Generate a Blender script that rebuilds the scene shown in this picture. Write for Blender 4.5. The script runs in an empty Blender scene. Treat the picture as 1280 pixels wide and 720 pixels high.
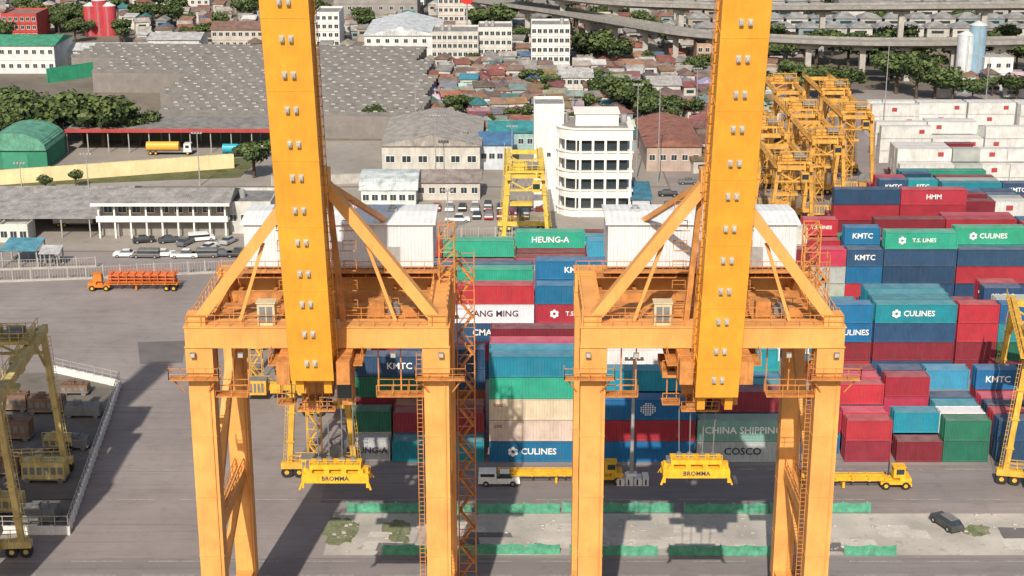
import bpy, math, random
from mathutils import Vector, Matrix
random.seed(11)
D=bpy.data; SC=bpy.context.scene
COL=SC.collection
F=1950.0; H=84.0; PT=math.radians(17.37); CP=math.cos(PT); SP=math.sin(PT)
def G(px,py,h=0.0):
    dx=(px-640)/F; v=(360-py)/F
    dy=CP+v*SP; dz=-SP+v*CP
    t=(h-H)/dz
    return (t*dx,t*dy)
# ---------------------------------------------------------------- materials
def M(name,col=(.5,.5,.5),rough=.7,var=.3,scale=.6,metal=0.0,streak=0.0,oc=False,corr=0.0,corr_axis=0,bump=0.0,dirt=(.12,.09,.06),dirtamt=.0,spec=.4,dust=0.0,grime=0.0):
    m=D.materials.new(name); m.use_nodes=True
    nt=m.node_tree; N=nt.nodes; L=nt.links
    b=N["Principled BSDF"]; b.inputs["Roughness"].default_value=rough; b.inputs["Metallic"].default_value=metal
    b.inputs["Specular IOR Level"].default_value=spec
    tc=N.new("ShaderNodeTexCoord"); oi=N.new("ShaderNodeObjectInfo")
    add=N.new("ShaderNodeVectorMath"); add.operation='ADD'
    mul=N.new("ShaderNodeMath"); mul.operation='MULTIPLY'; mul.inputs[1].default_value=97.0
    L.new(oi.outputs["Random"],mul.inputs[0])
    L.new(tc.outputs["Object"],add.inputs[0]); L.new(mul.outputs[0],add.inputs[1])
    n1=N.new("ShaderNodeTexNoise"); n1.inputs["Scale"].default_value=scale; n1.inputs["Detail"].default_value=7; n1.inputs["Roughness"].default_value=.65
    L.new(add.outputs[0],n1.inputs["Vector"])
    mr=N.new("ShaderNodeMapRange"); mr.inputs[1].default_value=.3; mr.inputs[2].default_value=.7
    mr.inputs[3].default_value=1-var; mr.inputs[4].default_value=1+var*.4
    L.new(n1.outputs["Fac"],mr.inputs[0])
    vm=N.new("ShaderNodeVectorMath"); vm.operation='SCALE'
    if oc: L.new(oi.outputs["Color"],vm.inputs[0])
    else: vm.inputs[0].default_value=col
    L.new(mr.outputs[0],vm.inputs["Scale"])
    out=vm.outputs[0]
    def mixin(fac,colr,src):
        mx=N.new("ShaderNodeMix"); mx.data_type='RGBA'
        L.new(fac,mx.inputs["Factor"]); L.new(src,mx.inputs[6]); mx.inputs[7].default_value=(*colr,1); return mx.outputs[2]
    if streak>0 or dirtamt>0:
        mp=N.new("ShaderNodeMapping"); mp.inputs["Scale"].default_value=(2.2,2.2,.25)
        L.new(add.outputs[0],mp.inputs[0])
        n2=N.new("ShaderNodeTexNoise"); n2.inputs["Scale"].default_value=1.3; n2.inputs["Detail"].default_value=6; n2.inputs["Roughness"].default_value=.7
        L.new(mp.outputs[0],n2.inputs["Vector"])
        r2=N.new("ShaderNodeMapRange"); r2.inputs[1].default_value=.48; r2.inputs[2].default_value=.76; r2.inputs[3].default_value=0; r2.inputs[4].default_value=max(streak,dirtamt)
        L.new(n2.outputs["Fac"],r2.inputs[0]); out=mixin(r2.outputs[0],dirt,out)
    if grime>0:
        n3=N.new("ShaderNodeTexNoise"); n3.inputs["Scale"].default_value=.9; n3.inputs["Detail"].default_value=10; n3.inputs["Roughness"].default_value=.8
        L.new(add.outputs[0],n3.inputs["Vector"])
        r3=N.new("ShaderNodeMapRange"); r3.inputs[1].default_value=.58; r3.inputs[2].default_value=.68; r3.inputs[4].default_value=grime
        L.new(n3.outputs["Fac"],r3.inputs[0]); out=mixin(r3.outputs[0],dirt,out)
    if dust>0:
        ge=N.new("ShaderNodeNewGeometry"); sx=N.new("ShaderNodeSeparateXYZ"); L.new(ge.outputs["Normal"],sx.inputs[0])
        r4=N.new("ShaderNodeMapRange"); r4.inputs[1].default_value=.6; r4.inputs[2].default_value=1; r4.inputs[4].default_value=dust
        L.new(sx.outputs[2],r4.inputs[0]); m5=N.new("ShaderNodeMath"); m5.operation='MULTIPLY'; L.new(r4.outputs[0],m5.inputs[0])
        r6=N.new("ShaderNodeMapRange"); r6.inputs[1].default_value=.35; r6.inputs[2].default_value=.65; r6.inputs[3].default_value=.35; L.new(n1.outputs["Fac"],r6.inputs[0]); L.new(r6.outputs[0],m5.inputs[1])
        out=mixin(m5.outputs[0],(.40,.36,.33),out)
    L.new(out,b.inputs["Base Color"])
    if corr>0:
        w=N.new("ShaderNodeTexWave"); w.wave_type='BANDS'; w.bands_direction='XYZ'[corr_axis]; w.inputs["Scale"].default_value=corr
        L.new(tc.outputs["Object"],w.inputs["Vector"])
        bp=N.new("ShaderNodeBump"); bp.inputs["Strength"].default_value=.6; bp.inputs["Distance"].default_value=.12
        L.new(w.outputs["Fac"],bp.inputs["Height"]); L.new(bp.outputs[0],b.inputs["Normal"])
    elif bump>0:
        bp=N.new("ShaderNodeBump"); bp.inputs["Strength"].default_value=bump; bp.inputs["Distance"].default_value=.1
        L.new(n1.outputs["Fac"],bp.inputs["Height"]); L.new(bp.outputs[0],b.inputs["Normal"])
    return m
ORANGE=M("crane_orange_paint",(.80,.375,.105),.5,.24,.3,streak=.42,dirt=(.42,.20,.09),grime=.4)
BOOMC=M("boom_golden_orange_paint",(.83,.375,.04),.5,.2,.3,streak=.38,dirt=(.45,.20,.05),grime=.35)
ORANGE2=M("crane_orange_steelwork",(.60,.25,.07),.65,.4,.8,streak=.6,dirt=(.17,.08,.04),grime=.5)
YELL=M("yard_crane_yellow_paint",(.74,.43,.06),.55,.3,.6,streak=.6,dirt=(.22,.12,.04),grime=.4)
YELLM=M("yard_crane_light_yellow",(.76,.54,.09),.55,.3,.6,streak=.5,dirt=(.25,.16,.05),grime=.4)
YELLO=M("yard_crane_weathered_ochre",(.70,.37,.075),.6,.4,.6,streak=.7,dirt=(.22,.12,.06),grime=.6)
PALEY=M("pale_yellow_paint",(.64,.50,.20),.6,.35,.6,streak=.6,dirt=(.2,.14,.07),grime=.6)
DARK=M("dark_rubber",(.025,.025,.027),.8,.3,2)
STEEL=M("grey_galvanised_steel",(.42,.42,.42),.5,.25,1.5,metal=.3)
WHITE=M("white_paint",(.78,.78,.76),.5,.15,1.2,streak=.3)
BRKM=M("bracket_grey_white",(.50,.47,.42),.6,.3,2,streak=.4)
LIGHTG=M("light_grey_cladding",(.68,.72,.76),.5,.12,.5,streak=.3,dirt=(.36,.33,.3),corr=.9)
HROOF=M("pale_house_roof",(.80,.81,.81),.5,.16,.5,dirtamt=.25,dirt=(.45,.43,.40),corr=.5)
GLASS=M("dark_window_glass",(.035,.05,.06),.12,.3,2,spec=.8)
OCP=M("plaster_wall_paint",oc=True,rough=.85,var=.25,scale=.35,streak=.45,dirt=(.17,.15,.13),grime=.2)
OCR=M("corrugated_sheet_roof",oc=True,rough=.7,var=.5,scale=.5,dirtamt=.6,dirt=(.14,.09,.07),corr=.8,grime=.4)
OCC=M("container_paint",oc=True,rough=.6,var=.22,scale=.5,streak=.28,dirt=(.15,.10,.08),dust=.35,grime=.15)
OCV=M("vehicle_paint",oc=True,rough=.3,var=.08,scale=1,spec=.6)
CONC=M("concrete",(.43,.41,.38),.85,.3,.5,streak=.4,dirt=(.17,.16,.15),bump=.2)
CONCD=M("weathered_dark_concrete",(.31,.295,.275),.85,.35,.5,streak=.5,dirt=(.13,.12,.11),bump=.2)
TRUNK=M("tree_bark",(.10,.07,.05),.9,.4,3)
LEAF1=M("leaf_painted_lit",(.10,.14,.04),.7,.5,1.2)
LEAF2=M("leaf_painted_shade",(.035,.06,.02),.75,.5,1.2)
NETG=M("green_netting",(.09,.33,.22),.9,.4,1.2,bump=.4,grime=.7,dirt=(.34,.38,.32))
TEXTW=M("white_lettering",(.82,.82,.81),.6,.1,2)
TEXTD=M("dark_lettering",(.04,.05,.08),.6,.1,2)
TEXTR=M("red_lettering",(.35,.05,.05),.6,.1,2)
REDST=M("orange_red_steel",(.62,.15,.04),.6,.4,1,grime=.4)
GREY=M("grey_machinery",(.2,.2,.2),.6,.35,1)
DGREY=M("dark_grey_machinery",(.07,.07,.075),.5,.35,1)
M_CAB=M("cream_cabinet_paint",(.62,.52,.34),.6,.15,1,streak=.3)
YELL2=M("spreader_yellow_paint",(.84,.46,.03),.5,.25,1,streak=.5,dirt=(.3,.15,.03),grime=.4)
# ---------------------------------------------------------------- mesh builder
class B:
    def __init__(s): s.v=[]; s.f=[]; s.m=[]
    def add(s,vs,fs,m=0):
        o=len(s.v); s.v+= [tuple(v) for v in vs]
        for f in fs: s.f.append(tuple(i+o for i in f)); s.m.append(m)
    def box(s,x0,x1,y0,y1,z0,z1,m=0,tx=0,ty=0):
        s.add([(x0,y0,z0),(x1,y0,z0),(x1,y1,z0),(x0,y1,z0),(x0+tx,y0+ty,z1),(x1-tx,y0+ty,z1),(x1-tx,y1-ty,z1),(x0+tx,y1-ty,z1)],
              [(0,3,2,1),(4,5,6,7),(0,1,5,4),(1,2,6,5),(2,3,7,6),(3,0,4,7)],m)
        return s
    def beam(s,p,q,w,h=None,m=0,up=(0,0,1)):
        h=w if h is None else h
        p=Vector(p);q=Vector(q);d=(q-p).normalized();u=Vector(up)
        if abs(d.dot(u))>.99: u=Vector((0,1,0))
        a=d.cross(u).normalized(); b=a.cross(d).normalized()
        vs=[]
        for c in (p,q):
            for sx,sy in((-1,-1),(1,-1),(1,1),(-1,1)): vs.append(c+a*sx*w/2+b*sy*h/2)
        s.add(vs,[(3,2,1,0),(4,5,6,7),(0,1,5,4),(1,2,6,5),(2,3,7,6),(3,0,4,7)],m); return s
    def cyl(s,p,q,r,n=10,m=0,r2=None):
        r2=r if r2 is None else r2
        p=Vector(p);q=Vector(q);d=(q-p).normalized();u=Vector((0,0,1))
        if abs(d.dot(u))>.99:u=Vector((0,1,0))
        a=d.cross(u).normalized(); b=a.cross(d).normalized(); vs=[]
        for c,rr in((p,r),(q,r2)):
            for i in range(n):
                t=2*math.pi*i/n; vs.append(c+a*math.cos(t)*rr+b*math.sin(t)*rr)
        fs=[(i,(i+1)%n,n+(i+1)%n,n+i) for i in range(n)]+[tuple(range(n-1,-1,-1)),tuple(range(n,2*n))]
        s.add(vs,fs,m); return s
    def rail(s,p,q,h=1.1,st=1.6,t=.07,m=0):
        p=Vector(p);q=Vector(q);L=(q-p).length;n=max(1,int(L/st));z=Vector((0,0,h))
        for i in range(n+1):
            c=p.lerp(q,i/n); s.beam(c,c+z,t,t,m)
        s.beam(p+z,q+z,t,t,m); s.beam(p+z*.5,q+z*.5,t*.7,t*.7,m); return s
    def mesh(s,name,mats):
        me=D.meshes.new(name); me.from_pydata(s.v,[],s.f)
        for m in mats: me.materials.append(m)
        if len(mats)>1: me.polygons.foreach_set("material_index",s.m)
        me.update(); return me
def ob(name,me,loc=(0,0,0),parent=None,rot=0,label=None,cat=None,group=None,kind=None,color=None,scale=None):
    o=D.objects.new(name,me); COL.objects.link(o)
    o.location=loc; o.rotation_euler=(0,0,rot)
    if parent: o.parent=parent
    if label: o["label"]=label
    if cat: o["category"]=cat
    if group: o["group"]=group
    if kind: o["kind"]=kind
    if color: o.color=(*color,1)
    if scale: o.scale=scale
    return o
def mk(b,name,mats,**k): return ob(name,b.mesh(name,mats),**k)
_tc={}
def textmesh(s,hgt,mat):
    k=(s,hgt,mat.name)
    if k in _tc: return _tc[k]
    cu=D.curves.new("txt",'FONT'); cu.body=s; cu.size=hgt*1.35; cu.extrude=.012; cu.offset=.022*hgt; cu.align_x='CENTER'; cu.align_y='CENTER'; cu.resolution_u=2
    o=D.objects.new("txt",cu); COL.objects.link(o)
    dg=bpy.context.evaluated_depsgraph_get(); me=D.meshes.new_from_object(o.evaluated_get(dg))
    D.objects.remove(o); D.curves.remove(cu)
    for v in me.vertices:
        x,y,z=v.co; v.co=(x,-z,y)
    me.materials.clear(); me.materials.append(mat); me.name="lettering"
    _tc[k]=me; return me
def logo_flower(mat):
    b=B()
    for i in range(6):
        t=i*math.pi/3+math.pi/6
        b.cyl((math.cos(t)*.5,0,math.sin(t)*.5),(math.cos(t)*.5,-.02,math.sin(t)*.5),.27,10)
    return b.mesh("logo",[mat])
def logo_globe():
    b=B()
    for i in range(-3,4):
        for j in range(-3,4):
            if i*i+j*j<=10:
                b.box(i*.3-.1,i*.3+.1,-.02,0,j*.26-.08,j*.26+.08)
    return b.mesh("logo",[TEXTW])
LF=logo_flower(TEXTW); LFR=logo_flower(TEXTR); LGB=logo_globe()
# ---------------------------------------------------------------- camera / light / world
cam=D.cameras.new("Camera"); co=D.objects.new("Camera",cam); COL.objects.link(co)
cam.sensor_width=36; cam.lens=36*F/1280; cam.clip_end=8000; cam.clip_start=1
co.location=(0,0,H); co.rotation_euler=(math.pi/2-PT,0,0); SC.camera=co
EL=math.radians(39); AZ=math.radians(8)
sd=Vector((math.sin(AZ)*math.cos(EL),math.cos(AZ)*math.cos(EL),-math.sin(EL)))
sl=D.lights.new("Sun",'SUN'); sl.energy=5.0; sl.angle=math.radians(.5); sl.color=(1,.91,.78)
so=D.objects.new("Sun",sl); COL.objects.link(so); so.rotation_euler=sd.to_track_quat('-Z','Y').to_euler(); so.location=(-50,-100,200)
w=D.worlds.new("World"); SC.world=w; w.use_nodes=True
sky=w.node_tree.nodes.new("ShaderNodeTexSky"); sky.sky_type='NISHITA'; sky.sun_disc=False; sky.sun_elevation=EL; sky.sun_rotation=math.pi+AZ; sky.air_density=1.3; sky.dust_density=3
bg=w.node_tree.nodes["Background"]; bg.inputs[1].default_value=.10
w.node_tree.links.new(sky.outputs[0],bg.inputs[0])
SC.view_settings.view_transform='Standard'; SC.view_settings.look='None'; SC.view_settings.exposure=0
# ---------------------------------------------------------------- ground
def ground_mat(name,c1,c2,s1=.05,s2=.8,stain=(.05,.045,.04),sa=.6,stretch=(1,1,1),tyre=0.0):
    m=D.materials.new(name); m.use_nodes=True; nt=m.node_tree;N=nt.nodes;L=nt.links;b=N["Principled BSDF"]
    b.inputs["Roughness"].default_value=.9; b.inputs["Specular IOR Level"].default_value=.2
    tc=N.new("ShaderNodeTexCoord"); mp=N.new("ShaderNodeMapping"); mp.inputs["Scale"].default_value=stretch; L.new(tc.outputs["Object"],mp.inputs[0])
    a=N.new("ShaderNodeTexNoise"); a.inputs["Scale"].default_value=s1; a.inputs["Detail"].default_value=10; a.inputs["Roughness"].default_value=.7; L.new(mp.outputs[0],a.inputs["Vector"])
    r=N.new("ShaderNodeValToRGB"); r.color_ramp.elements[0].position=.35; r.color_ramp.elements[1].position=.65
    r.color_ramp.elements[0].color=(*c1,1); r.color_ramp.elements[1].color=(*c2,1); L.new(a.outputs["Fac"],r.inputs[0])
    src=r.outputs[0]
    def lay(vec_scale,s,lo,hi,amt,colr,src,rot=0):
        q=N.new("ShaderNodeMapping"); q.inputs["Scale"].default_value=vec_scale; q.inputs["Rotation"].default_value=(0,0,rot); L.new(tc.outputs["Object"],q.inputs[0])
        n=N.new("ShaderNodeTexNoise"); n.inputs["Scale"].default_value=s; n.inputs["Detail"].default_value=8; n.inputs["Roughness"].default_value=.75; L.new(q.outputs[0],n.inputs["Vector"])
        mr=N.new("ShaderNodeMapRange"); mr.inputs[1].default_value=lo; mr.inputs[2].default_value=hi; mr.inputs[4].default_value=amt; L.new(n.outputs["Fac"],mr.inputs[0])
        mx=N.new("ShaderNodeMix"); mx.data_type='RGBA'; L.new(mr.outputs[0],mx.inputs["Factor"]); L.new(src,mx.inputs[6]); mx.inputs[7].default_value=(*colr,1); return mx.outputs[2]
    src=lay((1,1,1),s2,.52,.72,sa,stain,src)
    if tyre>0:
        src=lay((.03,1.6,1),1.0,.54,.66,tyre,tuple(v*.75 for v in stain),src)
        src=lay((.05,1.2,1),1.0,.56,.68,tyre*.8,tuple(min(1,v*1.25) for v in c2),src,math.radians(70))
        src=lay((.04,1.4,1),1.1,.56,.68,tyre*.8,tuple(v*.8 for v in stain),src,math.radians(-35))
    L.new(src,b.inputs["Base Color"]); return m
def sheet(name,pts,z,mat):
    b=B(); b.add([(x,y,z) for x,y in pts],[tuple(range(len(pts)))]); return mk(b,name,[mat],kind="structure")
def rect(x0,x1,y0,y1): return [(x0,y0),(x1,y0),(x1,y1),(x0,y1)]
GM=ground_mat("city_ground",(.14,.12,.10),(.23,.20,.165),.03,.25,(.06,.075,.03),.8)
ASPH=ground_mat("yard_asphalt",(.225,.195,.19),(.30,.268,.258),.06,.35,(.14,.12,.115),.5,tyre=.45)
APR=ground_mat("apron_concrete",(.33,.315,.285),(.54,.50,.45),.15,.6,(.17,.155,.14),.8)
LANE=ground_mat("quay_lane",(.195,.175,.172),(.25,.226,.223),.1,.5,(.12,.11,.11),.5,(.2,2,1),tyre=.4)
PARK=ground_mat("parking_surface",(.25,.225,.20),(.34,.31,.28),.05,.5,(.15,.13,.11),.6)
GRASS=ground_mat("grass",(.07,.09,.03),(.15,.14,.07),.3,1.2,(.2,.17,.12),.7)
WATER=M("harbour_water",(.05,.07,.06),.15,.3,.2,bump=.3)
sheet("ground",rect(-4000,4000,110,7000),-.02,GM)
sheet("water",rect(-4000,4000,-1500,118),-3,WATER)
sheet("yard_pavement",rect(-160,260,118,292),0,ASPH)
sheet("yard_pavement_far",rect(36,260,292,470),0,ASPH)
q=B(); q.box(-160,260,118,118.4,-6,-.03); mk(q,"quay_wall_structure",[CONC],kind="structure")
ya=G(640,642)[1]; yb_=G(640,694)[1]
sheet("apron_pavement",[(-22,yb_),(140,yb_),(140,ya),(-22,ya)],.004,APR)
sheet("quay_lane",rect(-160,260,118.5,yb_-.8),.004,LANE)
sheet("yard_road",rect(-24,200,ya+3,190.0),.004,LANE)
sheet("parking_ground",rect(-170,35.5,293,345),.004,PARK)
sheet("parking_ground_far",rect(-170,35.5,346,396),.004,PARK)
sheet("grass_verge",[G(-60,236),G(300,222),G(330,196),G(-60,212)],.010,GRASS)
def blob(name,a,c,y0,y1,z,mat):
    cx,cy=(a+c)/2,(y0+y1)/2; pts=[]
    for k in range(26):
        t=2*math.pi*k/26; rr=random.uniform(.7,1.05); pts.append(G(cx+math.cos(t)*(c-a)/2*rr,cy-math.sin(t)*(y1-y0)/2*rr))
    sheet(name,pts,z,mat)
GR2=ground_mat("thin_grass",(.10,.13,.05),(.24,.24,.15),.6,2.5,(.32,.30,.26),.9)
for (a,c,y0,y1) in [(400,452,644,684),(476,518,648,682),(560,600,668,684),(1200,1240,655,672)]: blob("grass_patch",a,c,y0,y1,.012,GR2)
PATCHL=ground_mat("pale_concrete_patch",(.44,.41,.37),(.58,.55,.50),.3,1.5,(.24,.22,.2),.7)
PATCHD=ground_mat("dark_asphalt_patch",(.13,.12,.118),(.175,.16,.16),.3,1.2,(.09,.085,.085),.5)
LINE=M("worn_road_paint",(.42,.40,.37),.8,.6,1.5,grime=.8,dirt=(.2,.19,.18))
z=.014
for k in range(44):
    x=-20+random.uniform(0,112); y=random.choice([yb_+1,yb_+4.5])+random.uniform(-.3,1.5); ww=random.uniform(2,6); hh=random.uniform(1.4,3.4)
    z+=.0006
    sheet("pavement_patch",[(x,y),(x+ww,y+random.uniform(-.3,.3)),(x+ww*.95,y+hh*.9),(x+.2,y+hh)],z,random.choice([PATCHL,PATCHL,PATCHL,PATCHL,PATCHD]))
for (a,c,y0,y1) in [(175,228,426,455)]:
    z+=.0006; sheet("pavement_patch",[G(a,y1),G(c,y1-2),G(c+4,y0),G(a-3,y0+2)],z,PATCHD)
for yy in (yb_-1.6,yb_-5,ya+4,188.6):
    b=B(); x=-60
    while x<150: b.box(x,x+6,yy,yy+.14,0,.002); x+=9
    mk(b,"road_marking",[LINE],kind="structure",loc=(0,0,.018))
b=B()
for yr in (136.2,136.9,153.,153.6): b.box(-160,200,yr,yr+.15,0,.02)
mk(b,"crane_rail",[STEEL],kind="structure",loc=(0,0,.01))

# ---------------------------------------------------------------- containers
CH=3.0
def cont_mesh(L):
    b=B(); h=CH-.06; W=1.22; l=L/2
    for x in(-l,l-.18):
        for y in(-W,W-.16): b.box(x,x+.18,y,y+.16,.001,h)
    for y in(-W,W-.1):
        b.box(-l+.181,l-.181,y+.005,y+.1,.03,.2); b.box(-l+.181,l-.181,y+.005,y+.1,h-.14,h-.01)
    n=int((L-.4)/.36); st=(L-.4)/n
    for sgn in(-1,1):
        vs=[];fs=[]
        for i in range(n):
            x=-l+.2+i*st
            for dx,dy in((0,.03),(.3,.03),(.5,.1),(.8,.1)):
                yy=sgn*(W-dy); vs+=[(x+dx*st,yy,.19),(x+dx*st,yy,h-.13)]
        vs+=[(l-.2,sgn*(W-.03),.19),(l-.2,sgn*(W-.03),h-.13)]
        k=len(vs)//2
        for i in range(k-1):
            f=(2*i,2*i+2,2*i+3,2*i+1)
            fs.append(f if sgn<0 else f[::-1])
        b.add(vs,fs)
    n=int(L/.6); st=(L-.36)/n; vs=[];fs=[]
    for i in range(n+1):
        x=-l+.18+i*st; zz=h-.05+(.03 if i%2 else 0)
        vs+=[(x,-W+.09,zz),(x,W-.09,zz)]
    for i in range(n): fs.append((2*i,2*i+2,2*i+3,2*i+1))
    b.add(vs,fs)
    b.box(-l+.05,l-.05,-W+.11,W-.11,.02,.15)
    for e in(-1,1):
        x=e*(l-.06); b.box(min(x,x-e*.05),max(x,x-e*.05),-W+.16,W-.16,.05,h-.03)
        for y in(-.9,-.35,.35,.9): b.beam((e*(l-.03),y,.1),(e*(l-.03),y,h-.1),.05)
        b.box(min(e*(l-.06),e*(l-.0)),max(e*(l-.06),e*l),-.03,.03,.05,h-.05)
    return b.mesh("shipping_container",[OCC])
C40=cont_mesh(12.19); C20=cont_mesh(6.06)
P={'dred':(.24,.028,.045),'red':(.42,.035,.055),'pink':(.56,.05,.11),'navy':(.028,.08,.17),'blue':(.012,.15,.33),
 'sky':(.05,.30,.47),'teal':(.015,.26,.35),'green':(.03,.35,.24),'dgreen':(.02,.15,.10),'white':(.80,.80,.78),'beige':(.66,.57,.44),'grey':(.48,.52,.50),'rust':(.32,.12,.06),'orange':(.6,.17,.03),'lgreen':(.22,.42,.35)}
WORD={'dred':"dark red",'red':"red",'pink':"bright pinkish red",'navy':"navy blue",'blue':"blue",'sky':"light blue",'teal':"teal",'green':"green",'dgreen':"dark green",'white':"white",'beige':"beige",'grey':"pale grey",'rust':"rusty brown",'orange':"orange",'lgreen':"pale grey-green"}
TX={'KMTC':(.95,'w'),'CULINES':(.9,'w'),'YANG MING':(1.0,'d'),'T.S. LINES':(.7,'w'),'CHINA SHIPPING':(1.0,'w'),'COSCO':(1.05,'d'),'CMA CGM':(1.0,'w'),'SITC':(1.0,'w'),'HMM':(.95,'w'),'CGC':(.4,'r'),'LINE':(1.1,'w'),'HEUNG-A':(1.1,'w')}
QUEUE=[]
def cq(x,y,z,L,c,t=None): QUEUE.append((x,y,z,L,c,t))
def stack(x,y,L,items):
    for i,it in enumerate(items):
        if it is None: continue
        c,t=(it if isinstance(it,tuple) else (it,None))
        cq(x+L/2,y+1.22,i*CH,L,c,t)
L4,L2=12.19,6.06
RC=['dred']*8+['red']*7+['navy']*4+['blue']*3+['teal']*4+['green']*3+['pink']*3+['grey']*2+['white']*2+['rust']+['sky']+['dgreen']
RT={'red':['T.S. LINES',None,None,None,None],'navy':['KMTC',None,None,None],'blue':['CULINES','KMTC',None,None],'teal':['CULINES','SITC',None,None,None],'green':[None,'T.S. LINES',None]}
def rc():
    c=random.choice(RC); t=random.choice(RT.get(c,[None])); return (c,t)
RP=2.78
def block(y0,bays,rows,hf,custom,pal=None):
    hs={}
    for bi,(x,two) in enumerate(bays):
        for r in range(rows):
            for half in ((0,1) if two else (0,)): hs[(bi,r,half)]=hf(bi,r)
    def ch(bi,r,half):
        if (bi,r,half) in custom or (bi,r) in custom: return len(custom.get((bi,r,half),custom.get((bi,r))) or [])
        return hs.get((bi,r,half),hs.get((bi,r,0),0))
    for bi,(x,two) in enumerate(bays):
        for r in range(rows):
            for half in ((0,1) if two else (0,)):
                k=(bi,r,half); X=x+half*6.16; L=L2 if two else L4; y=y0+r*RP
                if k in custom or (bi,r) in custom:
                    it=custom.get(k,custom.get((bi,r)))
                    if it is not None: stack(X,y,L,it)
                    continue
                h=hs[k]; fh=0 if r==0 else ch(bi,r-1,half)
                nb=(bi+1 if x<0 else bi-1); lh=min(ch(nb,r,0),ch(nb,r,1)) if 0<=nb<len(bays) else 0
                if two and half==1: lh=ch(bi,r,0)
                low=min(fh,max(h-1,0),lh)
                for t in range(max(0,low),h):
                    c=rc() if pal is None else (random.choice(pal),None)
                    if c[0]=='white' and pal: c=('white','RLOGO' if random.random()<.7 else None)
                    cq(X+L/2+random.uniform(-.07,.07),y+1.22+random.uniform(-.05,.05),t*CH,L,*c)
Y1=191.0
bays1=[(-15.9,False),(-3.0,False),(12.0,False),(24.5,False),(38.0,True),(51.0,True),(64.2,True),(77,False)]
cus={(0,0):['teal'],(0,1):['teal','dred'],(0,2):['dred','rust'],(0,3):None,(0,4):['dred','rust','navy','navy'],
 (1,0):[('blue','CULINES'),('beige','CGC'),('beige','CGC'),'green','teal'],
 (1,1):['red','navy','blue','teal','teal'],
 (2,0):['blue','red',('blue','GLOBE')],
 (3,0):[('grey','COSCO'),('lgreen','CHINA SHIPPING')],(3,1):['dred','navy','dred'],
 (4,0,0):None,(4,0,1):['dred','red'],(5,0,0):['dred'],(5,0,1):['dgreen','dgreen'],
 (6,0,0):['navy','navy'],(6,0,1):None,(6,1,0):['dred','red'],(6,2,0):['red','navy'],(6,3,0):['red','pink'],(6,1,1):['red'],
 (4,3,1):['red','green',('pink','T.S. LINES')],(5,3,0):['red','pink','red'],(5,2,1):['red',('teal','SITC')],(6,4,0):['red','dred',('blue','KMTC')]}
def h1(b,r):
    if b<=1: return random.choice([3,4]) if b==0 else random.choice([4,5])
    if b in(2,3): return random.choice([3,4]) if r>0 else 3
    return random.choice([1,2,2,3]) if r<3 else random.choice([2,3,3])
block(Y1,bays1,5,h1,cus)
stack(-21.4,Y1+8.3,L4,['navy','dred','dgreen',('navy','KMTC')])
cq(-19.25,Y1+1.6,0,L2,'grey','HEUNG-A'); cq(-19.25,Y1+4.5,0,L2,'beige'); cq(-19.25,Y1+4.5,CH,L2,'dgreen')
Y2=222.0
bays2=[(-21.3,False),(-8.9,False),(3.5,False),(15.9,False),(28.3,False),(41.9,True),(54.5,False),(67.0,True),(79.5,True)]
cus={(1,0):['navy','dred',('navy','CMA CGM'),('white','YANG MING'),'red'],(2,0):['navy','dred',('dred',None),('red','T.S. LINES'),'blue'],
 (2,1):['navy','navy','dred','dred','blue',('blue','KMTC')],(0,0):['navy','red',('red','LINE'),],
 (3,0):['navy','dred','grey',('grey','YANG MING')],
 (6,0):['navy','dred','navy',('teal','CULINES')],(6,1):['navy','green','navy','teal'],(5,0,1):['red','dred',('blue','CULINES'),('blue',None)],(7,0,0):['dred','dred','red','red'],(7,0,1):['dred','dgreen','teal','blue']}
block(Y2,bays2,5,lambda b,r: random.choice([4,4,5]) if b<4 else random.choice([2,3,3,4]),cus)
Y3=252.
bays3=[(-24.2+12.4*i,(i in(0,3,5,6,9,10))) for i in range(11)]
cus={(2,4):['dred','navy','red',('green','HEUNG-A')],(7,0):['dred','navy','navy','navy',('green','T.S. LINES')],(8,1):['dred','navy','red','teal',('green','CULINES')],(6,1,1):['navy','red','blue','blue',('blue','KMTC')],(6,0,1):['navy','red','blue',('navy','KMTC')],(8,0):['dred','navy','red','navy'],(2,3):['navy','red','dred'],(2,2):['navy','red','dred'],(2,1):['navy','blue','red'],(2,0):['navy','blue','dred']}
block(Y3,bays3,5,lambda b,r: random.choice([3,3,4] if r<3 else [3]) if b<5 else random.choice([2,3,4,4,5]),cus)
Y4=282.
block(Y4,[(10,False),(22.5,True)],2,lambda b,r:random.choice([2,3]),{})
block(Y4,[(60+12.4*i,i in(2,3)) for i in range(4)],5,lambda b,r: random.choice([2,3,4,4]),{(0,0):['dred','red','dred','red','navy'],(1,0):['navy','dred','navy','red',('red','HMM')]})
Y5=312.
block(Y5,[(76+12.4*i,i in(0,2)) for i in range(4)],5,lambda b,r: random.choice([1,2,3,3]),{})
Y6=342.
block(Y6,[(87+12.4*i,i==1) for i in range(4)],4,lambda b,r: random.choice([2,3]) ,{},['white','white','white','white','white','grey','dred','white'])
Y7=370.
block(Y7,[(89+12.6*i,False) for i in range(4)],4,lambda b,r: random.choice([1,2,3]) ,{},['white','white','white','white','grey'])
Y8=398.
block(Y8,[(93+12.8*i,False) for i in range(4)],3,lambda b,r: random.choice([1,2,3]) ,{},['white','white','white','grey'])
def inview(q_):
    x,y,z=q_[:3]; Z=y*CP+(H-z)*SP; return abs(x*F/Z)<700
QUEUE=[q_ for q_ in QUEUE if inview(q_)]
QUEUE.sort(key=lambda a:a[1]-(60 if a[5] and a[5]!='RLOGO' else 0))
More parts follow.
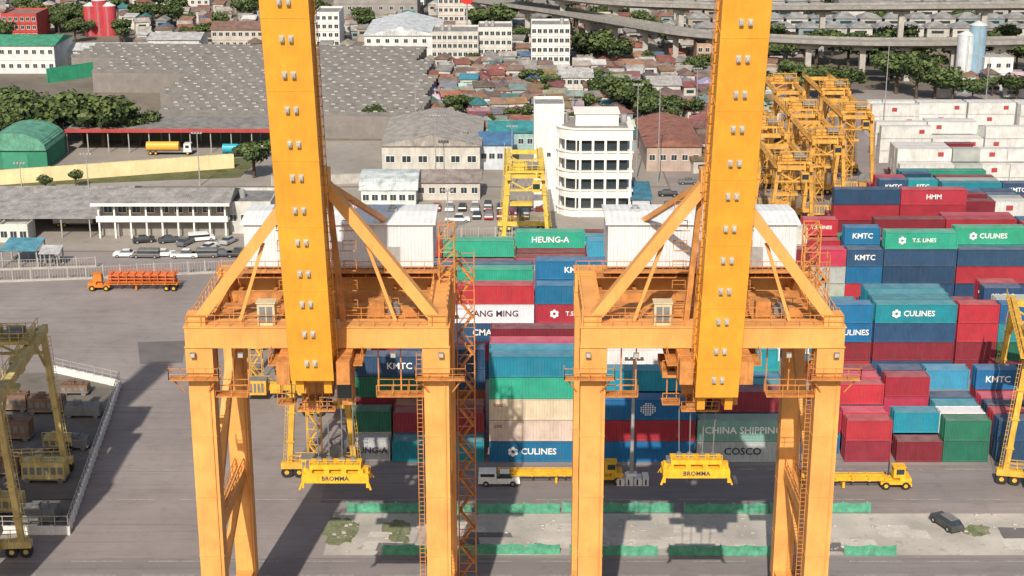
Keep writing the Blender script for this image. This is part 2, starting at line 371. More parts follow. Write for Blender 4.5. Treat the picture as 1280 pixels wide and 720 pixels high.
def add_text(o,t,c,L):
    if t=='GLOBE': ob("logo",LGB,(-.2,-1.235,1.55),o); return
    if t=='RLOGO': ob("logo",LFR,(random.choice([-3.5,0,3]),-1.235,1.7),o,scale=(.8,1,.8)); return
    h,k=TX[t]
    if c in('white','beige','grey') and k=='w': k='d'
    if L<7: h=min(h,3.9/(len(t)*.62)) if len(t)>3 else h
    mat={'w':TEXTW,'d':TEXTD,'r':TEXTR}[k]
    zc=CH*.5; x=0
    if t in('CULINES','T.S. LINES'):
        s=.9 if L>7 else .5
        ob("logo",LF,(-h*len(t)*.40-.5*s,-1.235,zc),o,scale=(s,1,s)); x=.5*s
    if t=='CGC': x=-4.9; zc=2.1
    ob("lettering",textmesh(t,round(h,2),mat),(x,-1.225,zc),o)
stuff=QUEUE[300:]
for (x,y,z_,L,c,t) in QUEUE[:300]:
    k_=random.uniform(.8,1.15) if not t else 1; col=[max(0,v*k_*random.uniform(.92,1.08)) for v in P[c]]
    o=ob("shipping_container",C40 if L>7 else C20,(x,y,z_),None,0 if random.random()<.5 or t else math.pi,
      label="%s %s corrugated steel shipping container stacked in the yard"%(WORD[c],"long" if L>7 else "short"),cat="container",group="shipping containers stacked in the yard",color=col)
    if t: add_text(o,t,c,L)
if stuff:
    pal=list(P); mats=[M("stack_"+WORD[k].replace(' ','_'),P[k],.6,.25,.4,streak=.3,dirt=(.13,.08,.06),corr=2.8,dust=.3) for k in pal]+[TEXTR]
    b=B()
    for (x,y,z_,L,c,t) in stuff:
        m=pal.index(c); l=L/2
        b.box(x-l,x+l,y-1.2,y+1.2,z_+.05,z_+CH-.06,m)
        for xx in(x-l-.02,x+l-.12):
            for yy in(y-1.23,y+1.11): b.box(xx,xx+.14,yy,yy+.12,z_+.01,z_+CH-.03,m)
        b.box(x-l+.121,x+l-.121,y-1.23,y-1.15,z_+CH-.18,z_+CH-.04,m)
        if c=='white':
            u=x+random.choice([-4,-1,3]); b.box(u,u+1.3,y-1.24,y-1.201,z_+1.2,z_+2.2,len(pal))
    mk(b,"container_mass",mats,kind="stuff",label="distant rows of stacked red, white and blue containers",cat="containers")
NCONT=len(QUEUE)

# ---------------------------------------------------------------- quay crane
def leg_mesh(h,wx,wy,z0):
    b=B(); b.box(-wx/2,wx/2,-wy/2,wy/2,z0,h)
    zz=z0+5
    while zz<h-2:
        b.box(-wx/2-.04,wx/2+.04,-wy/2-.04,wy/2+.04,zz,zz+.09); zz+=6.2
    b.box(-wx/2-.1,wx/2+.1,-wy/2-.1,wy/2+.1,h-2.6,h-.01)
    b.box(-.35,.35,-wy/2-.05,-wy/2-.001,z0+12,z0+13.1); b.cyl((.8,-wy/2-.12,z0+.5),(.8,-wy/2-.12,h-3),.06,6)
    return b.mesh("leg",[ORANGE])
LEGM=leg_mesh(36,2.3,1.9,3.5); LEGR=leg_mesh(36,2.1,1.8,3.5)
br=B(); br.box(-.16,.16,-.3,0,-.2,.2); br.cyl((0,-.3,0),(0,-.37,0),.1,8); br.box(-.22,.22,-.05,-.001,-.27,.27)
BRK=br.mesh("boom_bracket",[BRKM])
def zig(b,x,y,z0,z1,wx=2.0,wy=1.4,fl=2.6,m=0,rails=True):
    for dx in(-wx/2,wx/2):
        for dy in(-wy/2,wy/2): b.beam((x+dx,y+dy,z0),(x+dx,y+dy,z1),.1,.1,m)
    k=0; z=z0
    while z+fl<=z1+.01:
        s=1 if k%2 else -1; oy=(.7 if k%2 else 0)
        for dy in (-wy/2+.1,-.05):
            b.beam((x-s*wx/2*.8,y+dy+oy,z),(x+s*wx/2*.8,y+dy+oy,z+fl),.06,.2,m)
            if rails: b.beam((x-s*wx/2*.8,y+dy+oy,z+1),(x+s*wx/2*.8,y+dy+oy,z+fl+1),.05,.05,m)
        for t in range(1,10):
            u=t/10; b.box(x-s*wx*.4+s*wx*.8*u-.13,x-s*wx*.4+s*wx*.8*u+.13,y-wy/2+.1+oy,y-.05+oy,z+fl*u-.02,z+fl*u+.02,m)
        b.box(x+min(s*wx*.28,s*wx*.5),x+max(s*wx*.28,s*wx*.5),y-wy/2,y+wy/2,z+fl-.03,z+fl+.03,m)
        b.beam((x-wx/2,y-wy/2,z+fl+1),(x+wx/2,y-wy/2,z+fl+1),.06,.06,m)
        b.beam((x-wx/2,y-wy/2,z+fl),(x+wx/2,y-wy/2,z+fl),.08,.08,m)
        z+=fl;k+=1
def sts(xc,zb,lab,tr,tower=True):
    R=ob("quay_crane",None,(xc,136.2,0),label=lab,cat="crane",group="ship-to-shore gantry cranes on the quay")
    hw=10.9; g=16.8
    for sx in(-1,1):
        ob("leg",LEGM,(sx*hw,0,0),R); ob("leg",LEGR,(sx*hw,g,0),R)
        b=B(); b.box(-.9,.9,.96,g-.92,2.2,4.4); mk(b,"sill_beam",[ORANGE],parent=R,loc=(sx*hw,0,0))
        b=B(); b.box(-.8,.8,1.2,g-1.2,36.1,37.9); b.rail((-.8,1.2,37.9),(-.8,g-1.2,37.9)); b.rail((.8,1.2,37.9),(.8,g-1.2,37.9)); mk(b,"side_beam",[ORANGE],parent=R,loc=(sx*hw,0,0))
        b=B(); b.beam((0,1,17),(0,g-1,31),.9,.9); b.beam((0,1,16),(0,g-1,16),1.0,1.2); b.beam((0,1,9),(0,g-1,15),.7,.7); mk(b,"side_brace",[ORANGE],parent=R,loc=(sx*hw,0,0))
        b=B(); b.rail((-.45,1.2,16.6),(-.45,g-1.2,16.6)); b.rail((.45,1.2,16.6),(.45,g-1.2,16.6)); mk(b,"brace_railing",[ORANGE2],parent=R,loc=(sx*hw,0,0))
        for yy in(0,g):
            b=B(); b.box(-3.5,3.5,-.6,.6,1.5,2.4,0); b.box(-1,1,-.7,.7,2.4,3.5,0)
            for t in(-2.8,-1.2,1.2,2.8):
                b.cyl((t,-.5,.45),(t,.5,.45),.42,14,1); b.box(t-.6,t+.6,-.62,.62,.7,1.5,0)
            mk(b,"wheel_bogie",[ORANGE2,DARK],parent=R,loc=(sx*hw,yy,0))
        if tower:
            b=B(); z=33.2; wv=2.3
            b.box(-wv,wv,-2.1,-1.1,z-.1,z); b.rail((-wv,-2.1,z),(wv,-2.1,z),1.1,1.1,.06); b.rail((-wv,-2.1,z),(-wv,-1.1,z),1.1,1,.06); b.rail((wv,-2.1,z),(wv,-1.1,z),1.1,1,.06)
            b.beam((-wv+.3,-1.7,z-.1),(-1.1,-1,z-1.6),.12); b.beam((wv-.3,-1.7,z-.1),(1.1,-1,z-1.6),.12)
            mk(b,"leg_platform",[ORANGE2],parent=R,loc=(sx*(hw+.4),0,0))
        z=31.; a,c=(-hw+1.2,-hw+4.2) if sx<0 else (hw-5.6,hw-1.2)
        b=B(); b.box(a,c,-.6,1.0,z-.1,z); b.rail((a,-.6,z),(c,-.6,z),1.1,1.1,.06); b.rail((a,1,z),(c,1,z),1.1,1.1,.06)
        for xx in(a+.1,(a+c)/2,c-.1): b.beam((xx,.9,z),(xx,.9,36),.12)
        mk(b,"hanging_platform",[ORANGE2],parent=R)
    b=B(); b.box(-12.1,12.1,-1.1,1.1,36.01,38); b.box(-12.2,12.2,-1.2,1.2,37.92,38.03); b.box(-12.2,12.2,-1.2,1.2,35.98,36.08)
    for x in(-8.5,-5.5,5.5,8.5): b.box(x-.05,x+.05,-1.14,1.14,36.08,37.92)
    mk(b,"portal_beam",[ORANGE],parent=R)
    b=B(); b.box(-12,12,g-1.1,g+1.1,36.01,38.2); b.box(-12.1,12.1,g-1.2,g+1.2,38.12,38.25)
    mk(b,"rear_portal_beam",[ORANGE],parent=R)
    b=B(); b.box(-10,10,6.2,7.4,36.3,37.6); b.box(-10,10,10.6,11.6,36.5,37.5)
    for x in(-9.5,-6,6,9.5): b.box(x-.2,x+.2,1.3,15.6,36.4,36.8)
    mk(b,"cross_beam",[ORANGE2],parent=R)
    b=B(); b.box(-10,10,g-3.6,g-1.3,38.3,38.4); b.box(-9.9,-3.8,1.3,6,37.3,37.4); b.box(4.2,9.9,1.3,10,37.3,37.4); mk(b,"walkway_deck",[ORANGE2],parent=R)
    for rr in([((-11.9,-1.1,38.03),(-2.6,-1.1,38.03)),((-11.9,1.1,38.03),(-2.6,1.1,38.03))],[((2.6,-1.1,38.03),(11.9,-1.1,38.03)),((2.6,1.1,38.03),(11.9,1.1,38.03))],[((-11.9,g-1.1,38.25),(11.9,g-1.1,38.25))],[((-9.9,g-3.6,38.4),(9.9,g-3.6,38.4))],[((-9.9,1.5,37.4),(-3.8,1.5,37.4))],[((4.2,6,37.4),(9.9,6,37.4))]):
        b=B()
        for p_,q_ in rr: b.rail(p_,q_,1.1,1.3,.06)
        mk(b,"walkway_railing",[ORANGE2],parent=R)
    for s in(-1,1):
        b=B(); b.beam((s*11.2,0,38.1),(s*1.1,0,51.2),1.0,1.2,0,up=(0,1,0))
        b.beam((s*7.2,0.2,38.1),(s*4.7,0.2,45.6),.3,.3)
        b.box(min(s*10.2,s*12),max(s*10.2,s*12),-.8,.8,38.03,39.0)
        mk(b,"frame_brace",[ORANGE],parent=R)
        b=B(); b.beam((s*1.4,.4,51),(s*8.2,g+9,38.3),.5,.5); mk(b,"back_stay",[ORANGE],parent=R)
        b=B(); b.beam((s*2.3,.8,38),(s*1.3,.8,50.6),.5,.7,0,up=(0,1,0))
        for k in range(6): b.beam((s*2.2,.8,39+k*1.9),(s*3.6,.8,39+k*1.9),.08); b.rail((s*2.4,1.4,39+k*1.9),(s*3.6,1.4,39+k*1.9),.8,.6,.06)
        mk(b,"pylon_post",[ORANGE2],parent=R)
    b=B(); b.box(-1.6,1.6,-.8,.8,50.6,52.6); b.box(-.5,.5,-.5,2.2,52.6,53.6); mk(b,"frame_head",[ORANGE],parent=R)
    for s in(-1,1):
        b=B(); b.box(-.6,.6,-4.6,g+18,33.7,35.9); b.rail((s*1.5,-3,35),(s*1.5,g+17,35)); b.box(min(s*.61,s*1.6),max(s*.61,s*1.6),-3,g+17,34.9,35)
        for k in range(9): b.box(-.65,.65,-3+k*4,-2.85+k*4,33.65,35.95)
        mk(b,"trolley_girder",[ORANGE2],parent=R,loc=(s*2.7,0,0))
    b=B()
    for k in range(8): b.beam((-2.1,-1+k*4.2,34.2),(2.1,-1+k*4.2,34.2),.3,.3)
    mk(b,"girder_tie",[ORANGE2],parent=R)
    ln=.215; cz=math.sqrt(1-ln*ln)
    u=Vector((0,-ln,cz)); n=Vector((0,-cz,-ln)); o0=Vector((0,-5.2,zb)); Lb=54
    b=B()
    def pt(x,a,t): return o0+Vector((x,0,0))+u*a-n*t
    def bb(x0,x1,a0,a1,t0,t1,m=0):
        b.add([pt(x0,a0,t0),pt(x1,a0,t0),pt(x1,a0,t1),pt(x0,a0,t1),pt(x0,a1,t0),pt(x1,a1,t0),pt(x1,a1,t1),pt(x0,a1,t1)],[(0,3,2,1),(4,5,6,7),(0,1,5,4),(1,2,6,5),(2,3,7,6),(3,0,4,7)],m)
    wb_=1.93
    bb(-wb_+.14,wb_-.14,0.05,Lb,.08,2.9); bb(-wb_,wb_,0,Lb,0,.075); bb(-wb_,wb_,0,Lb,2.9,2.98)
    k=3.1
    while k<Lb: bb(-wb_-.03,wb_+.03,k,k+.05,-.025,-.002); bb(-wb_+.09,-wb_+.135,k,k+.12,.2,2.8); bb(wb_-.135,wb_-.09,k,k+.12,.2,2.8); k+=6.2
    bb(-1.6,-.9,-1.8,0,.7,2.4); bb(.9,1.6,-1.8,0,.7,2.4); bb(-.9,.9,-.8,0,1,2)
    boom=mk(b,"boom",[BOOMC],parent=R)
    a=1.9
    while a<44:
        for x in(-.36,.36):
            o=ob("boom_bracket",BRK,tuple(pt(x,a,0)),boom); o.rotation_euler=(math.atan2(ln,cz),0,0)
        a+=3.05
    b=B()
    for s in(-1,1):
        b.beam(pt(s*2.2,.5,1.6),pt(s*2.2,Lb,1.6),.05,.05); b.beam(pt(s*2.2,.5,2.5),pt(s*2.2,Lb,2.5),.05,.05)
        kk=.5
        while kk<Lb: b.beam(pt(s*2.2,kk,1.6),pt(s*2.2,kk,2.5),.05,.05); b.beam(pt(s*1.8,kk,2.),pt(s*2.2,kk,2.),.05,.05); kk+=.9
    mk(b,"boom_ladder",[ORANGE2],parent=boom)
    b=B(); b.box(-9.4,9.4,0,7,39.2,43.7,0)
    for x in(-9.42,-4.7,0,4.7,9.32): b.box(x,x+.1,-.04,7.04,39.2,43.7,0)
    b.box(-9.2,9.2,.2,6.8,38.5,39.2,1)
    mh=mk(b,"machine_house",[LIGHTG,ORANGE2],parent=R,loc=(.6,13.8,0))
    b=B(); b.add([(-9.7,-.3,43.71),(9.7,-.3,43.71),(9.7,3.5,44.0),(-9.7,3.5,44.0),(9.7,7.3,43.71),(-9.7,7.3,43.71),(-9.7,-.3,43.9),(9.7,-.3,43.9),(9.7,3.5,44.2),(-9.7,3.5,44.2),(9.7,7.3,43.9),(-9.7,7.3,43.9)],
      [(6,7,8,9),(9,8,10,11),(0,1,7,6),(0,6,9,3),(3,9,11,5),(1,2,8,7),(2,4,10,8),(5,11,10,4)])
    mk(b,"roof",[HROOF],parent=mh)
    for x in(-6.5,5.2):
        b=B(); b.box(-.45,.45,-.45,.45,0,.4); b.cyl((0,0,.4),(0,0,.7),.3,10); mk(b,"roof_vent",[STEEL],parent=mh,loc=(x,3.5,44.1))
    b=B(); b.box(-.6,.6,-.05,-.001,0,2.1); b.box(-.3,.3,-.07,-.051,1.2,1.8); mk(b,"door",[STEEL],parent=mh,loc=(5.5,0,39.3))
    b=B(); b.rail((-9.9,-1.2,39.1),(9.9,-1.2,39.1),1.1,1.3,.06); b.box(-9.9,9.9,-1.25,-.06,39,39.1); mk(b,"house_walkway",[ORANGE2],parent=mh)
    b=B(); b.box(-.8,.8,-.6,.6,0,2.1,0); b.box(-.6,-.05,-.63,-.601,.3,1.8,1); b.box(.05,.6,-.63,-.601,.3,1.8,1); b.box(-.9,.9,-.7,.7,2.1,2.2,0)
    mk(b,"electrical_cabinet",[M_CAB,GREY],parent=R,loc=(-4.6,-.2,38.04))
    b=B(); b.box(-.7,.7,-.5,.5,0,1.6,0); b.cyl((1.6,-.5,.7),(1.6,.5,.7),.6,12,1); b.box(2.4,3.8,-.5,.5,0,1,0); b.box(0.6,2.5,-.3,.3,0,.2,0)
    mk(b,"winch",[ORANGE2,GREY],parent=R,loc=(5.2,3.6,37.42))
    if tower:
        b=B(); zig(b,13.1,g+.3,1,39.8,wx=1.8,fl=2.0,m=0); b.beam((12.0,g,20),(12.4,g,20),.3); b.beam((12,g,33),(12.4,g,33),.3)
        mk(b,"stair_tower",[ORANGE2],parent=R)
        b=B()
        for dx in(-.75,.75):
            for dy in(-.75,.75): b.beam((dx,dy,37),(dx,dy,44),.12,.12)
        for k in range(5):
            z=37+k*1.4
            for s in(-.75,.75):
                b.beam((-.75,s,z),(.75,s,z+1.4),.09); b.beam((-.75,s,z+1.4),(.75,s,z+1.4),.09); b.beam((s,-.75,z),(s,.75,z+1.4),.09)
        mk(b,"lattice_mast",[ORANGE2],parent=R,loc=(11.4,g-3.5,0))
    b=B()
    for k in range(70): b.beam((-.25,0,4+k*.45),(.25,0,4+k*.45),.05)
    b.beam((-.25,0,4),(-.25,0,35.5),.06); b.beam((.25,0,4),(.25,0,35.5),.06)
    mk(b,"leg_ladder",[ORANGE2],parent=R,loc=(hw-1.6,-.4,0))
    b=B(); b.box(-3.6,3.6,-2.5,2.5,33,33.6,0)
    for x in(-2.7,2.7):
        for y in(-2,2): b.cyl((x-.2,y,33.3),(x+.2,y,33.3),.38,12,1)
    b.box(-1.6,1.6,-1.8,1.8,31.2,32.99,0); b.cyl((-1.5,0,31),(1.5,0,31),.8,14,0); b.rail((-3.6,-2.5,33.6),(3.6,-2.5,33.6))
    b.box(2.0,3.5,-2.2,.2,30.2,32.9,0); b.box(2.1,3.4,-2.25,-2.201,30.9,32.2,2)
    for x in(-3.1,-2.2): b.beam((x,-2,33),(x,-2,30.4),.1,.1)
    b.box(-3.5,-1.9,-2.3,-.6,30.2,30.3,0); b.rail((-3.5,-2.3,30.3),(-1.9,-2.3,30.3))
    for k in range(5): b.beam((-1.4+k*.7,-1.9,32.9),(-1.2+k*.6,-1.9,29.9),.09,.09)
    b.box(-1.7,1.8,-2.2,-.4,29.5,29.65,0); b.rail((-1.7,-2.2,29.65),(1.8,-2.2,29.65),.9,.7,.06); b.box(-1.2,.2,-1.9,-.9,29.65,30.5,0); b.box(.6,1.4,-1.7,-.9,29.65,30.3,1)
    mk(b,"trolley",[ORANGE2,DARK,GLASS],parent=R,loc=(tr,1.5,0))
    for x in (-11.4,11.4,-7,7):
        b=B(); b.box(-.25,.25,-.3,.0,-.22,.22,0); b.box(-.2,.2,-.33,-.301,-.18,.18,1); mk(b,"flood_lamp",[GREY,BRKM],parent=R,loc=(x,-1.3,35.4))
    return R
sts(-17.9,34.3,"orange ship-to-shore gantry crane with raised boom on the quay",-.4)
sts(18.4,32.7,"orange gantry crane with raised boom and white machine house",-.9)
sts(-70.0,34.3,"orange gantry crane beside the walled compound on the quay",0,False)
def spreader(x,y,z,top):
    R=ob("container_spreader",None,(x,y,z),label="yellow container spreader hanging on ropes under a quay crane",cat="spreader",group="spreaders hanging under the quay cranes")
    b=B(); b.box(-3.05,3.05,-.35,.35,.5,1.25); b.box(-3.15,-2.75,-1.2,1.2,.1,.75); b.box(2.75,3.15,-1.2,1.2,.1,.75)
    b.box(-3.1,3.1,-1.15,-.85,.05,1.0); b.box(-3.1,3.1,.85,1.15,.05,.6)
    for sx in(-1,1):
        for sy in(-1,1):
            b.box(sx*3.05-.14,sx*3.05+.14,sy*1.15-.14,sy*1.15+.14,-.35,.1); b.beam((sx*3.1,sy*1.2,.1),(sx*3.35,sy*1.45,-.5),.2,.06)
    for x_ in(-1.8,1.8): b.box(x_-.1,x_+.1,-.84,.84,.3,.7)
    for x_ in(-2.4,-.8,.8,2.4): b.box(x_-.25,x_+.25,-1.1,-.5,1.0,1.3)
    mk(b,"spreader_frame",[YELL2],parent=R)
    ob("lettering",textmesh("BROMMA",.45,TEXTD),(0,-1.17,.52),R)
    b=B(); b.box(-2.4,2.4,-.8,.8,1.3,1.75,0); b.rail((-2.4,-.8,1.75),(2.4,-.8,1.75),.5,.7,.06,0)
    for x_ in(-1.6,-.6,.6,1.6): b.cyl((x_,-.15,1.95),(x_,.15,1.95),.3,14,1)
    b.box(-2.8,-2.41,-.5,.5,1.35,1.7,1)
    mk(b,"head_block",[YELL2,GREY],parent=R)
    b=B()
    for x_ in(-1.6,-.6,.6,1.6): b.beam((x_,-.1,2.1),(x_*1.1,-.1,top-z),.045,.045); b.beam((x_,.15,2.1),(x_*1.1,.4,top-z),.045,.045)
    mk(b,"hoist_rope",[GREY],parent=R)
spreader(-16.6,135.5,22.7,30.9)
spreader(17.4,136.2,22.9,30.9)

# ---------------------------------------------------------------- yard gantry cranes
def rtg_parts(hgt,span,mat,hw):
    P_={}
    ht=hw-1.2
    legs=[]
    for sx in(-1,1):
        b=B(); b.beam((sx*hw,0,1.9),(sx*ht,0,hgt-.6),.7,.7,0,up=(0,1,0))
        for z in(5,9,13):
            t=(z-1.9)/(hgt-2.5); xx=sx*(hw+(ht-hw)*t); b.box(xx-.5,xx+.5,-.5,.5,z,z+.12)
        b.beam((sx*hw+.55*sx,0,2),(sx*ht+.55*sx,0,hgt-1),.05); b.beam((sx*hw+.85*sx,0,2),(sx*ht+.85*sx,0,hgt-1),.05)
        for k in range(int(hgt/.6)-4):
            t=k*.6/(hgt-2.5); xx=sx*(hw+(ht-hw)*t); b.beam((xx+.5*sx,0,2+k*.6),(xx+.9*sx,0,2+k*.6),.05)
        legs.append(b.mesh("leg",[mat]))
    P_['legs']=legs
    b=B(); b.box(-hw-1.1,hw+1.1,-.5,.5,1.3,2.1); b.rail((-hw,-.5,2.1),(hw,-.5,2.1),1.1,1.3,.07); b.rail((-hw,.5,2.1),(hw,.5,2.1),1.1,1.3,.07); P_['sill']=b.mesh("sill_beam",[mat])
    b=B(); b.box(-2.4,.6,-2.1,-.51,1.2,3.4,0); b.box(-2.5,.7,-2.15,-.5,3.4,3.5,1)
    for k in range(5): b.box(-2.3+k*.55,-1.95+k*.55,-2.13,-2.101,1.6,3.0,1)
    b.box(1.1,2.6,-1.7,-.51,1.3,2.8,0); b.cyl((2.0,-.9,3.9),(2.0,-.6,3.9),1.0,18,1); b.beam((2,-.7,2.8),(2,-.7,3.9),.2)
    P_['power']=b.mesh("power_unit",[mat,GREY])
    b=B(); b.cyl((0,-.35,.75),(0,.35,.75),.75,16,0); b.cyl((0,-.37,.75),(0,.37,.75),.3,10,1); P_['wheel']=b.mesh("wheel",[DARK,mat])
    b=B(); b.box(-.35,.35,-1.5,span+1.5,hgt-1.1,hgt)
    for k in range(int(span/3)): b.box(-.4,.4,k*3,k*3+.1,hgt-1.15,hgt+.03)
    b.rail((-.9,-1.5,hgt-.2),(-.9,span+1.5,hgt-.2)); b.box(-.95,-.46,-1.5,span+1.5,hgt-.3,hgt-.2)
    b.beam((0,.3,hgt-5),(0,4,hgt-1.2),.3); b.beam((0,span-.3,hgt-5),(0,span-4,hgt-1.2),.3); P_['girder']=b.mesh("top_girder",[mat])
    b=B(); b.box(-ht+.46,ht-.46,-.35,.35,hgt-1.0,hgt-.2); b.beam((-ht,0,hgt-1.4),(0,0,hgt-3.2),.25); b.beam((ht,0,hgt-1.4),(0,0,hgt-3.2),.25) ; b.box(-ht,ht,-.2,.2,hgt-3.5,hgt-3.2)
    P_['tie']=b.mesh("end_tie",[mat])
    b=B(); b.box(-3.4,3.4,-2,2,hgt+.1,hgt+.5,0); b.box(-2.4,-.3,-1.4,1.2,hgt+.5,hgt+1.8,0); b.cyl((.3,-1,hgt+1.2),(2.4,-1,hgt+1.2),.5,12,1); b.cyl((.3,.8,hgt+1.2),(2.4,.8,hgt+1.2),.5,12,1)
    for xx in(-2.8,-1.2,1.2,2.8): b.beam((xx,-1.8,hgt+.5),(xx,-1.8,hgt+2.6),.1)
    b.beam((-2.9,-1.8,hgt+2.6),(2.9,-1.8,hgt+2.6),.15)
    for y in(-2,2): b.rail((-3.4,y,hgt+.5),(3.4,y,hgt+.5),1.1,1.1,.09)
    for x in(-3.4,3.4): b.rail((x,-2,hgt+.5),(x,2,hgt+.5),1.1,1.1,.09)
    b.box(1.2,2.7,-3.6,-1.8,hgt-3.2,hgt-1.3,0); b.box(1.3,2.6,-3.65,-3.601,hgt-2.6,hgt-1.6,2); b.beam((2,-2.7,hgt-1.3),(2,-1.9,hgt+.1),.2)
    for xx in(-1.6,-.5,.5): b.beam((xx,0,hgt+.2),(xx,0,hgt-6),.05)
    b.box(-3,1.2,-1.0,1.0,hgt-6.5,hgt-6,0)
    P_['trolley']=b.mesh("trolley",[mat,GREY,GLASS])
    b=B(); zig(b,0,0,2,hgt-.1,1.8,1.2,2.2); P_['stair']=b.mesh("stair_tower",[mat])
    return P_
_r={}
def rtg(x,y,hgt=19,span=23,mat=None,lab="yellow rubber-tyred gantry crane straddling container stacks",ty=.5,hw=4.8,rot=0,stair=True):
    mat=mat or YELL; k=(hgt,span,mat.name,hw)
    if k not in _r: _r[k]=rtg_parts(hgt,span,mat,hw)
    p=_r[k]; R=ob("yard_gantry_crane",None,(x,y,0),None,rot,label=lab,cat="crane",group="rubber-tyred gantry cranes in the container yard")
    for yy in(0,span):
        ob("leg",p['legs'][0],(0,yy,0),R); ob("leg",p['legs'][1],(0,yy,0),R); ob("sill_beam",p['sill'],(0,yy,0),R); ob("end_tie",p['tie'],(0,yy,0),R)
        for xx in(-hw-.4,-hw+1.2,hw-1.2,hw+.4): ob("wheel",p['wheel'],(xx,yy,0),R)
    for xx in(-hw+1.2,hw-1.2): ob("top_girder",p['girder'],(xx,0,0),R)
    ob("power_unit",p['power'],(0,0,0),R)
    ob("trolley",p['trolley'],(0,span*ty,0),R)
    if stair: ob("stair_tower",p['stair'],((hw-1.2)*-.35,1.3,0),R)
    return R
rtg(-24.6,186.3,18.0,21,hw=4.2)
rtg(-36.4,214.5,18,21)
rtg(2.6,286,17.2,21,YELLM,lab="yellow gantry crane standing over the far container row",ty=.06,hw=4.4,stair=False)
rtg(-61.6,163.5,20,24,PALEY,"weathered pale yellow gantry crane beside a walled compound",.8,rot=math.radians(4))
rtg(68.0,183.0,18,22.8,YELL,"orange-yellow gantry crane standing over short red containers",.3,rot=math.radians(-13),stair=False)
for x,y,h,t in[(54.8,296,16.5,.1),(54.5,324,17,.3),(65.5,318,17.,.1),(65.2,343,17.5,.2),(76,339,18,.15),(76.5,366,18.5,.1),(66.3,369,18,.5),(54.5,350,16,.5)]:
    rtg(x,y,h,20,YELLO,ty=t,hw=4.3)

# ---------------------------------------------------------------- vehicles
def car_mesh(kind):
    b=B(); L,W=(4.4,1.8) if kind=='sedan' else (5.3,1.85)
    l=L/2;w=W/2
    b.box(-l,l,-w,w,.32,.72,0,.05,.03); b.box(-l+.05,l-.05,-w+.03,w-.03,.721,.98,0,.12,.08)
    if kind=='sedan':
        b.box(-l+.7,l-1.25,-w+.12,w-.12,.981,1.40,1,.55,.16); b.box(-l+1.25,l-1.8,-w+.28,w-.28,1.401,1.45,0)
    elif kind=='pickup':
        b.box(-.75,l-1.2,-w+.1,w-.1,.981,1.62,1,.4,.14); b.box(-.35,l-1.6,-w+.24,w-.24,1.621,1.68,0)
        b.box(-l+.1,-.8,-w+.1,w-.1,.985,1.0,3)
    else:
        b.box(-l+.05,l-1.0,-w+.06,w-.06,.981,1.75,1,.25,.12); b.box(-l+.05,l-1.2,-w+.1,w-.1,1.45,1.80,0,.15,.1)
    for x in(-l+.85,l-.85):
        for s in(-1,1): b.cyl((x,s*(w-.2),.33),(x,s*(w+.02),.33),.33,12,2); b.cyl((x,s*(w+.02),.33),(x,s*(w+.03),.33),.18,8,3)
    b.box(l-.08,l+.02,-w+.1,-w+.45,.6,.75,3); b.box(l-.08,l+.02,w-.45,w-.1,.6,.75,3)
    return b.mesh("parked_car",[OCV,GLASS,DARK,STEEL])
CARS={k:car_mesh(k) for k in('sedan','pickup','van')}
CC=[((.72,.72,.72),"white"),((.7,.7,.7),"white"),((.35,.36,.37),"silver"),((.03,.03,.035),"black"),((.05,.06,.08),"dark"),((.3,.03,.03),"red"),((.12,.12,.13),"grey"),((.04,.08,.2),"blue")]
def car(px,py,rot=None,kind=None,ci=None):
    x,y=G(px,py); c,wn=CC[ci] if ci is not None else random.choice(CC); kind=kind or random.choice(['sedan','sedan','van','pickup'])
    ob("parked_car",CARS[kind],(x,y,.02),None,(random.choice([0,math.pi])+random.uniform(-.05,.05)) if rot is None else rot,label="%s %s parked on the open lot"%(wn,{'sedan':'sedan','van':'family van','pickup':'pickup truck'}[kind]),cat="car",group="cars parked on the lot",color=c)
for i in range(7): car(158+i*24+random.uniform(-2,2),321+random.uniform(-1,1),ci=[0,6,1,0,6,4,3][i])
for i,(a,c) in enumerate([(212,303),(232,306),(252,301),(262,312),(286,304),(180,303)]): car(a,c,rot=random.choice([math.pi/2,.3,1.2]))
for i in range(9): car(546+i*16,262,rot=math.pi/2,ci=random.choice([3,4,5,5,0]))
car(572,277,0,'pickup',0)
for i in range(5): car(596+i*15,272,rot=math.pi/2,ci=random.choice([5,4,3]))
for px,py in((815,268),(830,282),(845,262),(860,230),(850,208),(800,290),(870,285),(890,270),(835,245),(880,250),(330,318)): car(px,py)
x,y=G(624,605)
R=ob("pickup_truck",None,(x,y,.02),label="white pickup truck with canopy parked on the quay road",cat="pickup truck")
b=B(); b.box(-2.7,2.7,-.92,.92,.4,.85,0,.04,.03); b.box(-.3,2.65,-.88,.88,.851,1.1,0,.08,.06); b.box(-2.65,-.31,-.9,.9,.851,1.2,0); mk(b,"body",[WHITE],parent=R)
b=B(); b.box(-.3,1.7,-.84,.84,1.101,1.72,0,.35,.12); mk(b,"cab_window",[GLASS],parent=R)
b=B(); b.box(.08,1.32,-.7,.7,1.721,1.78,0); mk(b,"cab_roof",[WHITE],parent=R)
b=B(); b.box(-2.65,-.35,-.88,.88,1.201,1.95,0,.05,.08); b.box(-2.4,-.6,-.90,-.86,1.35,1.75,1); mk(b,"canopy",[WHITE,GLASS],parent=R)
b=B(); b.cyl((0,-.12,0),(0,.12,0),.38,16,0); b.cyl((0,-.13,0),(0,.13,0),.2,10,1); wm=b.mesh("wheel",[DARK,STEEL])
for xx in(-1.7,1.75):
    for s in(-1,1): ob("wheel",wm,(xx,s*.85,.38),R)
tw=B(); tw.cyl((0,-.3,0),(0,.3,0),.52,16,0); tw.cyl((0,-.31,0),(0,.31,0),.25,10,1); TW=tw.mesh("wheel",[DARK,YELL2])
